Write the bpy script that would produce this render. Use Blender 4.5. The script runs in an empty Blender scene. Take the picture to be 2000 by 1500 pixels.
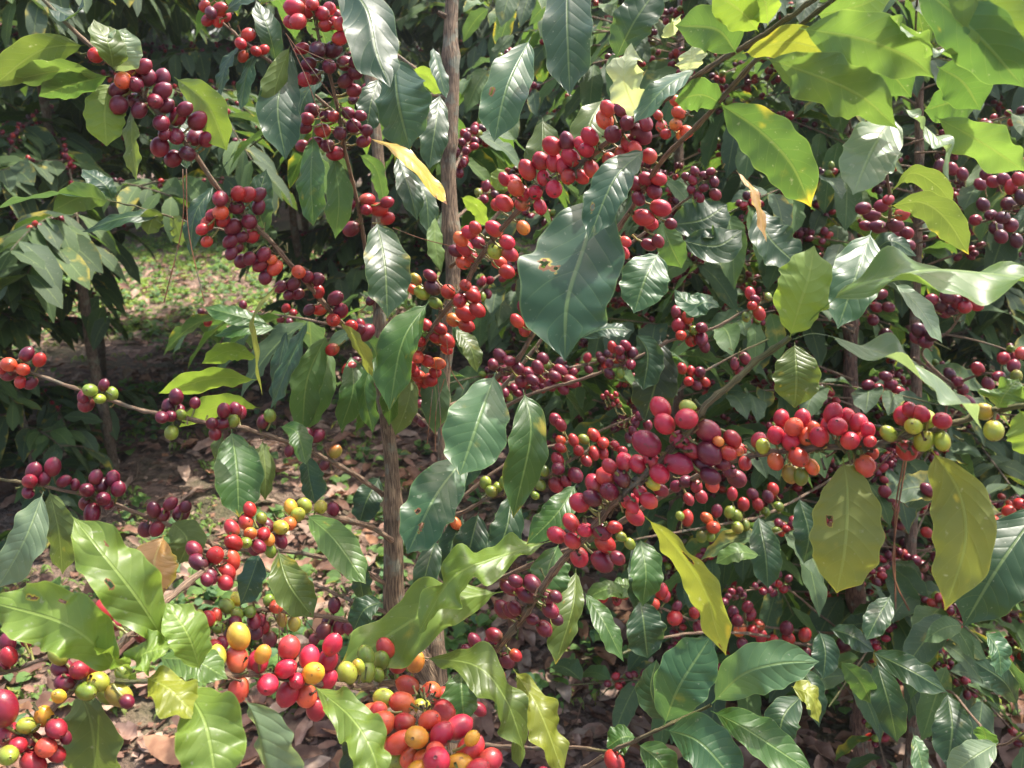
import bpy, math, random
import numpy as np
from mathutils import Vector, Matrix, noise
random.seed(7); np.random.seed(7)
SC = bpy.context.scene
COL = SC.collection
# ---------------------------------------------------------------- camera
PITCH = math.radians(20); CAMZ = 1.3; F = 1570.0
cd = bpy.data.cameras.new('camera'); cam = bpy.data.objects.new('camera', cd); COL.objects.link(cam)
cam.location = (0, 0, CAMZ); cam.rotation_euler = (math.radians(90) - PITCH, 0, 0)
cd.sensor_width = 36; cd.lens = F / 2000 * 36; cd.clip_start = .02; cd.clip_end = 400
cd.dof.use_dof = True; cd.dof.focus_distance = .70; cd.dof.aperture_fstop = 13
SC.camera = cam
# ---------------------------------------------------------------- light
SUN_EL = math.radians(61); SUN_AZ = math.radians(46)      # azimuth from +Y towards +X: sun ahead and to the right
w = bpy.data.worlds.new('World'); SC.world = w; w.use_nodes = True
nt = w.node_tree; bg = nt.nodes['Background']
sky = nt.nodes.new('ShaderNodeTexSky'); sky.sky_type = 'NISHITA'; sky.sun_disc = False
sky.sun_elevation = SUN_EL; sky.sun_rotation = SUN_AZ; sky.dust_density = 5.0; sky.air_density = 1.3
nt.links.new(sky.outputs[0], bg.inputs[0]); bg.inputs[1].default_value = .15
sd = bpy.data.lights.new('sun', 'SUN'); sd.energy = 3.3; sd.angle = math.radians(.6); sd.color = (1, .95, .86)
sun = bpy.data.objects.new('sun', sd); COL.objects.link(sun)
sv = Vector((math.cos(SUN_EL) * math.sin(SUN_AZ), math.cos(SUN_EL) * math.cos(SUN_AZ), math.sin(SUN_EL)))
sun.rotation_euler = sv.to_track_quat('Z', 'Y').to_euler()
SC.view_settings.view_transform = 'Standard'; SC.view_settings.look = 'None'
SC.view_settings.exposure = 1.5; SC.view_settings.gamma = 1
# ---------------------------------------------------------------- traced plant data
# branches of the middle plant: x,y,depth(m) points measured on the photo; first number = radius in mm at the start
BR = '''
b1|3.6|748,735,.99 700,670,.93 640,600,.88 570,520,.83 520,462,.80 435,378,.76 380,302,.72 310,222,.69 240,142,.67 165,80,.66 85,0,.65 50,-40,.65
b2|3.2|735,620,1.0 718,520,.97 705,430,.93 690,360,.89 675,300,.85 660,215,.82 645,150,.80 622,70,.79 607,-30,.78
b14|2.8|700,262,1.0 620,190,.96 555,140,.93 500,100,.90 455,62,.89 418,25,.88 385,-25,.87
b4|3.6|748,965,.99 700,932,.96 655,905,.93 600,877,.90 530,852,.88 470,836,.86 400,824,.84 300,806,.83 225,785,.82 165,765,.81 70,730,.80 -30,696,.80
b5|4.0|765,1055,.97 722,1028,.92 670,1015,.86 610,1008,.80 560,1016,.76 500,1042,.72 450,1073,.68 410,1105,.65 350,1152,.61 245,1248,.57 150,1340,.55 100,1387,.54 20,1460,.53 -30,1500,.53
b6|3.4|775,1150,.98 700,1112,.95 640,1090,.93 560,1078,.91 480,1074,.88 430,1068,.86 380,1046,.85 325,1023,.84 290,1010,.84 220,984,.83 155,964,.82 105,953,.81 40,942,.80 -30,932,.80
b7|3.8|800,1215,.98 740,1190,.97 680,1170,.96 612,1140,.98 560,1126,1.0 500,1108,1.02
b8|3.8|835,1290,.96 760,1240,.95 660,1208,.93 560,1196,.9 500,1192,.87 440,1215,.84 400,1242,.82 372,1290,.8
b9|3.6|852,1348,.88 800,1338,.78 760,1335,.71 700,1340,.64 620,1335,.585 500,1316,.555 450,1318,.54 330,1326,.52 275,1331,.51 225,1331,.505
b10|3.4|850,1352,.86 835,1372,.66 820,1400,.57 840,1450,.545 870,1500,.53 910,1560,.52
b12|3.2|300,1200,.62 200,1238,.62 90,1285,.62 0,1316,.62 -30,1326,.62
b13|2.0|500,470,1.0 440,450,1.0 390,440,.98 320,420,.96 260,402,.95 205,390,.94
c1|3.8|757,800,.99 800,722,.96 835,660,.93 870,605,.90 905,565,.87 930,515,.84 965,465,.80 1000,425,.77 1045,380,.74 1090,348,.72 1140,315,.70 1180,283,.68 1240,238,.65 1330,170,.61 1385,132,.58 1430,106,.57 1500,62,.54 1560,20,.52 1630,-30,.5
c1b|2.8|880,520,1.0 905,500,.95 935,470,.93 990,400,.93 1100,330,.92 1200,290,.9 1300,258,.88 1350,215,.86
c2|3.6|872,835,1.0 960,745,.92 1012,700,.88 1050,640,.84 1140,540,.79 1225,420,.74 1275,342,.70 1300,306,.67 1385,220,.62 1455,140,.58 1500,98,.56 1560,50,.53 1650,-20,.5
c3|3.2|880,870,1.05 1000,735,1.02 1130,575,1.0 1225,482,.97 1307,416,.95 1350,382,.93 1400,335,.92
c5|3.2|870,880,1.05 960,810,1.03 1050,765,1.0 1120,746,.98 1175,726,.97 1240,700,.96 1300,670,.96 1360,650,.96 1405,635,.96 1450,610,.96 1510,582,.96
c6|2.8|865,1000,1.05 1000,900,1.05 1150,850,1.05 1280,792,1.05 1375,727,1.05 1450,686,1.05 1500,663,1.05
c7|4.2|856,1352,.93 900,1318,.86 962,1275,.78 1012,1218,.72 1050,1163,.67 1092,1103,.62 1150,1042,.575 1180,1003,.56 1240,942,.54 1290,900,.53 1345,842,.52 1382,788,.515 1440,740,.51 1480,702,.51 1543,660,.505
c8|3.8|858,1180,1.0 1000,1120,.93 1150,1055,.84 1300,965,.72 1380,922,.64 1455,893,.58 1600,874,.54 1680,872,.53 1735,861,.52 1820,838,.51 1880,822,.505 1930,801,.50 1990,795,.49 2050,788,.48
c9|2.8|1010,1590,.85 1060,1556,.8 1145,1497,.74 1190,1470,.71 1245,1445,.69 1295,1420,.68 1340,1400,.68 1388,1378,.67
c11|3.4|855,1440,.9 940,1455,.86 1030,1460,.82 1110,1460,.78 1190,1468,.74
c12|3.0|860,1010,1.0 905,1000,.97 950,975,.95 1000,960,.93 1040,945,.92 1075,925,.9 1130,890,.9 1180,860,.92
'''
# cherries: branch: x,y,radius px,colour
CH = '''
b1: 232,177,17,m 240,157,16,o 265,165,15,m 258,140,14,m 280,130,14,m 288,152,16,m 317,153,16,m 317,178,16,m 303,198,15,m 325,207,14,m 232,205,17,m 266,197,15,m 272,215,15,m 187,108,15,r 205,98,13,r 218,113,15,r 347,228,16,m 361,213,14,m 388,236,18,m 315,240,15,m 344,266,16,m 382,268,16,m 404,272,15,m 312,287,18,m 338,310,16,m 366,300,16,m 322,262,13,m 483,380,15,R 505,380,13,m 465,378,14,r 430,388,15,m 461,404,15,m 431,415,15,o 455,443,16,m 487,433,15,m 492,460,15,R 450,471,13,m 405,437,13,r 395,448,12,r 404,472,11,r 452,494,12,m 472,510,14,m 505,404,13,m 436,430,13,R 470,462,14,m 462,483,13,m 487,505,13,m 415,420,12,R 515,497,14,m 508,518,13,m 531,507,10,o 537,523,14,o 518,542,13,m 583,531,14,o 600,541,12,m 618,546,14,m 573,555,13,m 564,576,11,m 582,574,12,m 622,570,12,r 548,560,12,m 625,604,13,r 655,583,14,m 665,607,15,m 651,625,14,r 604,605,11,m 686,637,13,r 714,650,16,m 649,683,13,r 683,720,14,r 694,706,10,m 724,587,10,d 700,645,12,m
b2: 575,15,17,P 592,5,14,P 582,42,16,P 570,43,14,P 597,24,14,r 610,8,13,r 630,27,14,P 643,17,13,P 652,45,14,P 668,47,15,P 664,75,14,P 635,50,12,r 620,97,16,d 650,97,16,d 643,130,14,m 675,124,15,m 697,120,13,m 694,142,14,m 675,158,14,m 691,177,13,m 603,125,13,m 595,155,14,R 612,150,14,m 590,95,12,r 610,215,14,m 600,232,13,m 638,227,12,m 651,227,11,r 680,221,12,m 704,226,11,m 690,246,14,m 716,255,12,m 710,276,12,m 664,261,13,m 595,250,12,m 630,255,14,R 590,285,12,m 655,300,14,R 640,285,13,m 618,278,12,m 680,400,13,m 717,390,14,r 756,395,12,m 740,409,14,r 757,427,13,r 686,447,15,m 715,410,12,m 590,30,13,P
b14: 400,12,11,r 430,18,13,r 425,40,12,r 485,68,13,r 470,85,12,r 500,100,11,r 412,25,12,m 440,32,11,R 515,97,10,r 405,40,11,R 475,110,10,o
b4: 52,692,13,m 77,703,12,r 17,712,15,o 17,730,14,m 45,722,13,o 40,746,12,r 60,748,12,m 0,718,12,r 176,762,14,g 218,770,13,g 195,779,11,g 168,790,15,m 163,775,12,m 203,752,11,m 344,775,14,m 381,787,11,m 328,795,13,m 316,815,13,m 333,813,12,m 353,810,11,g 335,845,14,g 351,800,10,m 437,802,13,m 460,800,13,m 470,806,12,m 456,822,12,g 414,827,12,m 435,827,12,m 420,847,13,m 513,824,12,m 527,812,12,g 600,848,12,m 620,851,14,m 655,882,13,y 634,908,10,m 565,880,10,m
b5: 488,995,14,r 480,1020,14,r 453,1032,15,r 489,1042,13,o 456,1060,17,r 480,1060,12,g 497,1072,13,m 379,1073,16,m 420,1085,17,r 452,1094,18,r 388,1098,17,m 442,1118,17,r 410,1125,15,m 440,1138,15,R 404,1132,13,m 568,990,14,Y 594,988,15,G 626,991,13,G 650,995,13,m 582,1005,14,G 518,1025,16,m 511,1012,11,g 548,1030,15,G 565,1023,14,o 525,1053,12,Y 548,1056,14,m 528,1075,12,g 505,1067,14,m 515,1043,13,r 5,1384,29,R 86,1399,18,Y 55,1417,17,G 110,1423,20,R 17,1434,24,R 60,1452,22,R 90,1460,19,O 16,1475,19,G 110,1472,17,R 65,1492,22,R 35,1456,17,R 128,1440,12,m 122,1305,18,m 155,1309,18,R 180,1300,18,R 128,1335,20,m 192,1331,19,G 168,1350,18,g 210,1355,20,g 232,1357,22,y 239,1315,15,g 113,1282,17,g 115,1360,14,Y 248,1370,14,m 205,1193,18,r 222,1215,15,m 275,1240,13,m
b6: 66,921,15,m 103,912,16,m 58,940,14,R 86,935,12,m 125,940,12,m 147,947,10,m 55,962,12,m 187,932,13,m 220,935,14,m 198,948,13,m 170,957,14,m 231,955,14,m 202,974,14,m 167,984,13,m 180,1002,16,m 211,986,10,m 300,995,14,m 333,984,13,m 318,1006,13,m 354,1002,16,m 285,1033,15,m 306,1033,14,m 362,990,12,m
b7: 653,1182,13,m 632,1232,15,m 664,1226,14,m 614,1248,11,m 640,1215,12,m 680,1225,11,m
b8: 540,1185,14,o 525,1172,11,g 575,1218,14,y 505,1210,15,m 527,1248,15,m 500,1235,14,m 463,1170,13,G 443,1184,14,g 463,1199,12,g 488,1195,12,g 422,1202,12,o 407,1208,14,r 387,1226,13,r 424,1225,13,g 460,1215,13,m 496,1213,14,m 435,1255,11,m 450,1240,13,m 515,1225,13,R 550,1210,12,y 390,1200,10,g 420,1260,11,r
b9: 466,1243,23,Y 463,1287,22,O 424,1282,18,G 466,1347,21,O 503,1294,21,P 513,1278,16,Y 565,1265,22,P 604,1284,20,P 640,1290,20,P 649,1259,19,P 558,1306,20,P 612,1315,22,Y 523,1337,21,P 562,1355,22,P 598,1358,21,O 641,1328,17,P 617,1385,20,R 678,1315,20,G 717,1313,17,g 715,1282,17,g 744,1290,17,g 773,1252,17,O 753,1266,18,P 778,1295,19,r 811,1292,19,Y 700,1302,13,G 738,1318,14,g 580,1330,16,P
b10: 796,1338,20,r 750,1364,20,G 785,1372,21,O 842,1352,21,O 867,1358,17,O 824,1380,17,G 728,1393,22,O 745,1414,24,O 790,1412,19,r 839,1408,21,O 867,1388,22,O 896,1420,23,P 862,1435,24,P 814,1440,24,Y 782,1450,23,O 762,1456,19,Y 771,1486,25,G 851,1468,20,O 853,1486,27,P 897,1494,23,Y 918,1463,25,O 922,1442,15,Y 958,1484,22,P 825,1480,16,O 932,1504,22,P 815,1505,20,Y 800,1480,18,O 740,1386,16,O
b12: 15,1255,16,m 52,1252,12,m 17,1282,17,R 3,1300,14,R 40,1240,11,m
c1: 832,635,13,r 820,667,12,r 860,642,12,r 852,658,14,r 873,665,14,r 872,682,11,r 815,697,14,o 800,715,13,r 855,710,13,o 835,705,13,r 817,735,14,r 840,742,14,r 825,752,13,r 808,725,12,r 850,727,12,r 845,562,16,d 850,592,12,g 824,572,14,G 812,545,11,y 840,538,12,m 806,565,10,o 875,570,14,r 898,587,14,r 924,577,14,r 909,612,16,r 932,605,14,r 885,625,14,o 911,636,14,r 909,557,12,r 917,454,15,P 928,445,13,r 900,467,14,O 907,483,16,P 934,474,12,m 890,490,12,m 965,447,15,P 990,473,15,P 967,490,15,G 996,496,14,P 975,513,14,o 990,531,15,r 905,513,14,O 922,500,13,r 1003,357,15,P 1008,367,17,O 1030,332,18,P 1056,315,17,P 1082,317,16,P 1078,285,19,P 1107,277,16,m 1115,308,17,P 1152,267,17,P 1145,293,16,P 1110,345,15,r 1062,348,15,P 1082,369,17,P 1046,376,14,P 1024,378,14,P 1187,212,15,P 1181,234,17,O 1212,215,12,m 1197,262,17,m 1228,280,16,P 1252,262,19,m 1262,242,14,m 1215,302,15,r 1155,330,15,r 1190,312,14,r 1172,348,14,r 985,397,17,P 1055,404,14,P 1022,445,14,O 1020,398,15,P 1135,282,14,P 1100,325,14,P 985,350,12,P 1225,240,15,m 1240,290,14,P 1135,345,14,P 970,400,12,r
c1b: 1292,247,12,P 1325,220,13,O 1320,243,13,O 1341,257,12,O 1320,197,11,O 1300,262,11,r 1332,265,11,O 1285,225,10,r 1240,310,12,m
c2: 1262,350,14,m 1287,350,14,P 1278,374,15,m 1243,360,16,m 1290,406,18,P 1257,425,18,P 1272,437,13,P 1310,437,12,m 1247,388,14,m 1268,305,15,P 1217,493,12,P 1205,515,10,P 1222,472,10,P 1267,478,13,m 1285,471,12,m 1022,600,12,m 1010,627,13,r 1030,627,14,r 1025,645,13,r 977,695,13,m 963,712,12,m 990,722,13,m 1012,718,12,m 1050,717,13,m 1040,742,12,m 1017,745,11,m 1030,728,11,m 995,705,12,m
c3: 1357,335,9,m 1375,343,9,m 1388,335,8,m 1353,352,9,m 1375,367,9,m 1395,355,10,m 1365,385,10,m 1397,380,11,m 1350,370,9,m 1340,345,9,m 1095,725,13,m 1115,745,13,m 1083,735,11,m 1075,752,12,m 1100,760,11,m 1060,700,12,m
c5: 1196,678,10,r 1210,684,10,m 1235,690,12,m 1212,698,11,m 1232,712,10,m 1190,710,9,m 1190,730,10,m 1212,728,9,g 1222,675,10,m 1343,620,12,o 1325,636,14,R 1340,632,12,m 1355,645,9,g 1370,640,12,m 1370,662,13,m 1350,665,12,r 1330,655,11,r 1376,677,11,m 1465,573,11,r 1469,597,10,r 1483,612,12,r 1457,619,9,g 1475,585,9,m 1320,610,11,m 1500,580,8,g
c6: 1332,720,10,r 1350,725,9,r 1367,727,11,m 1345,745,10,r 1377,746,10,r 1360,752,10,m 1435,710,10,m 1455,700,11,m 1445,725,11,R 1250,812,10,m 1265,830,10,m 1235,840,9,m 1240,825,10,m 1228,855,9,m 1195,775,5,R 1205,783,5,R 1198,790,5,R 1210,792,5,R 1203,770,5,R 1185,768,5,R 1178,775,5,R
c7: 1290,797,22,P 1344,797,17,G 1341,818,22,P 1298,828,21,P 1263,866,25,M 1329,860,22,M 1383,842,23,M 1385,885,23,m 1430,857,17,r 1422,885,15,r 1440,880,12,O 1325,905,23,M 1369,907,21,m 1387,930,18,m 1391,947,14,O 1403,862,11,O 1220,903,17,P 1247,907,19,P 1272,898,16,P 1288,925,19,P 1183,930,19,P 1215,935,17,m 1190,910,15,R 1160,945,17,P 1190,960,19,m 1157,973,17,m 1132,982,19,P 1227,975,20,P 1250,960,14,P 1267,978,17,P 1290,957,14,m 1240,1008,17,P 1275,945,13,G 1115,1020,16,P 1143,1035,15,P 1087,1045,18,P 1118,1056,16,P 1176,1038,18,m 1200,1030,13,r 1182,1062,19,r 1131,1088,19,P 1176,1097,20,m 1206,1090,14,m 1213,1048,11,g 1230,1062,11,g 1350,880,15,R 1410,905,15,m 1007,1135,14,m 1000,1150,14,m 1040,1140,16,m 1028,1160,17,m 1070,1165,15,m 1085,1165,12,m 1005,1188,14,m 1075,1192,17,m 1040,1210,13,m 1063,1228,16,m 1088,1210,12,d 990,1145,14,m 982,1190,17,m 997,1192,15,m 927,1252,14,m 960,1255,14,m 910,1272,12,m 930,1277,13,m 965,1240,14,m 990,1290,16,m 1007,1280,12,r 975,1318,12,R 948,1290,13,m 935,1385,14,m 1235,990,14,P
c8: 1526,817,17,P 1550,834,18,O 1567,818,16,P 1515,850,17,P 1545,863,18,P 1575,852,17,O 1600,853,19,P 1590,838,13,O 1482,860,15,P 1490,872,14,G 1515,901,17,O 1560,893,20,r 1545,925,18,y 1565,930,15,g 1586,912,14,O 1627,808,18,P 1636,833,19,P 1655,813,15,P 1677,827,18,P 1695,840,14,P 1660,861,18,P 1684,856,16,O 1699,862,12,P 1690,910,20,O 1702,885,14,r 1661,925,18,G 1618,830,15,P 1765,812,19,P 1776,800,14,P 1800,808,15,P 1810,822,19,G 1840,822,17,P 1784,833,17,G 1736,847,15,G 1805,860,19,G 1840,861,17,G 1771,880,20,r 1921,804,18,G 1941,841,19,G 1439,935,19,m 1425,920,14,m 1455,905,13,r 1345,975,11,R 1370,970,12,R 1445,880,13,r 1340,940,13,m 1360,950,12,R 1320,950,12,m
c9: 1200,1487,19,r 1065,1512,13,m 1085,1500,12,m
c12: 1089,897,13,R 1090,915,13,m 1085,947,14,R 1124,928,15,m 1105,940,11,m 1040,930,12,g 1063,920,11,g 1055,947,12,g 1045,968,8,g 948,943,12,g 960,960,12,g 985,942,11,g 972,952,10,g 890,1022,12,o 1160,850,12,r 1178,865,12,r 1160,885,12,r 1178,885,11,r 1140,858,10,g 1095,875,10,r 1095,860,10,o 1085,820,13,m 1095,830,12,R 1120,860,11,R 1130,880,11,r 1145,900,11,R 1200,870,10,R 1215,880,10,R
'''
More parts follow.
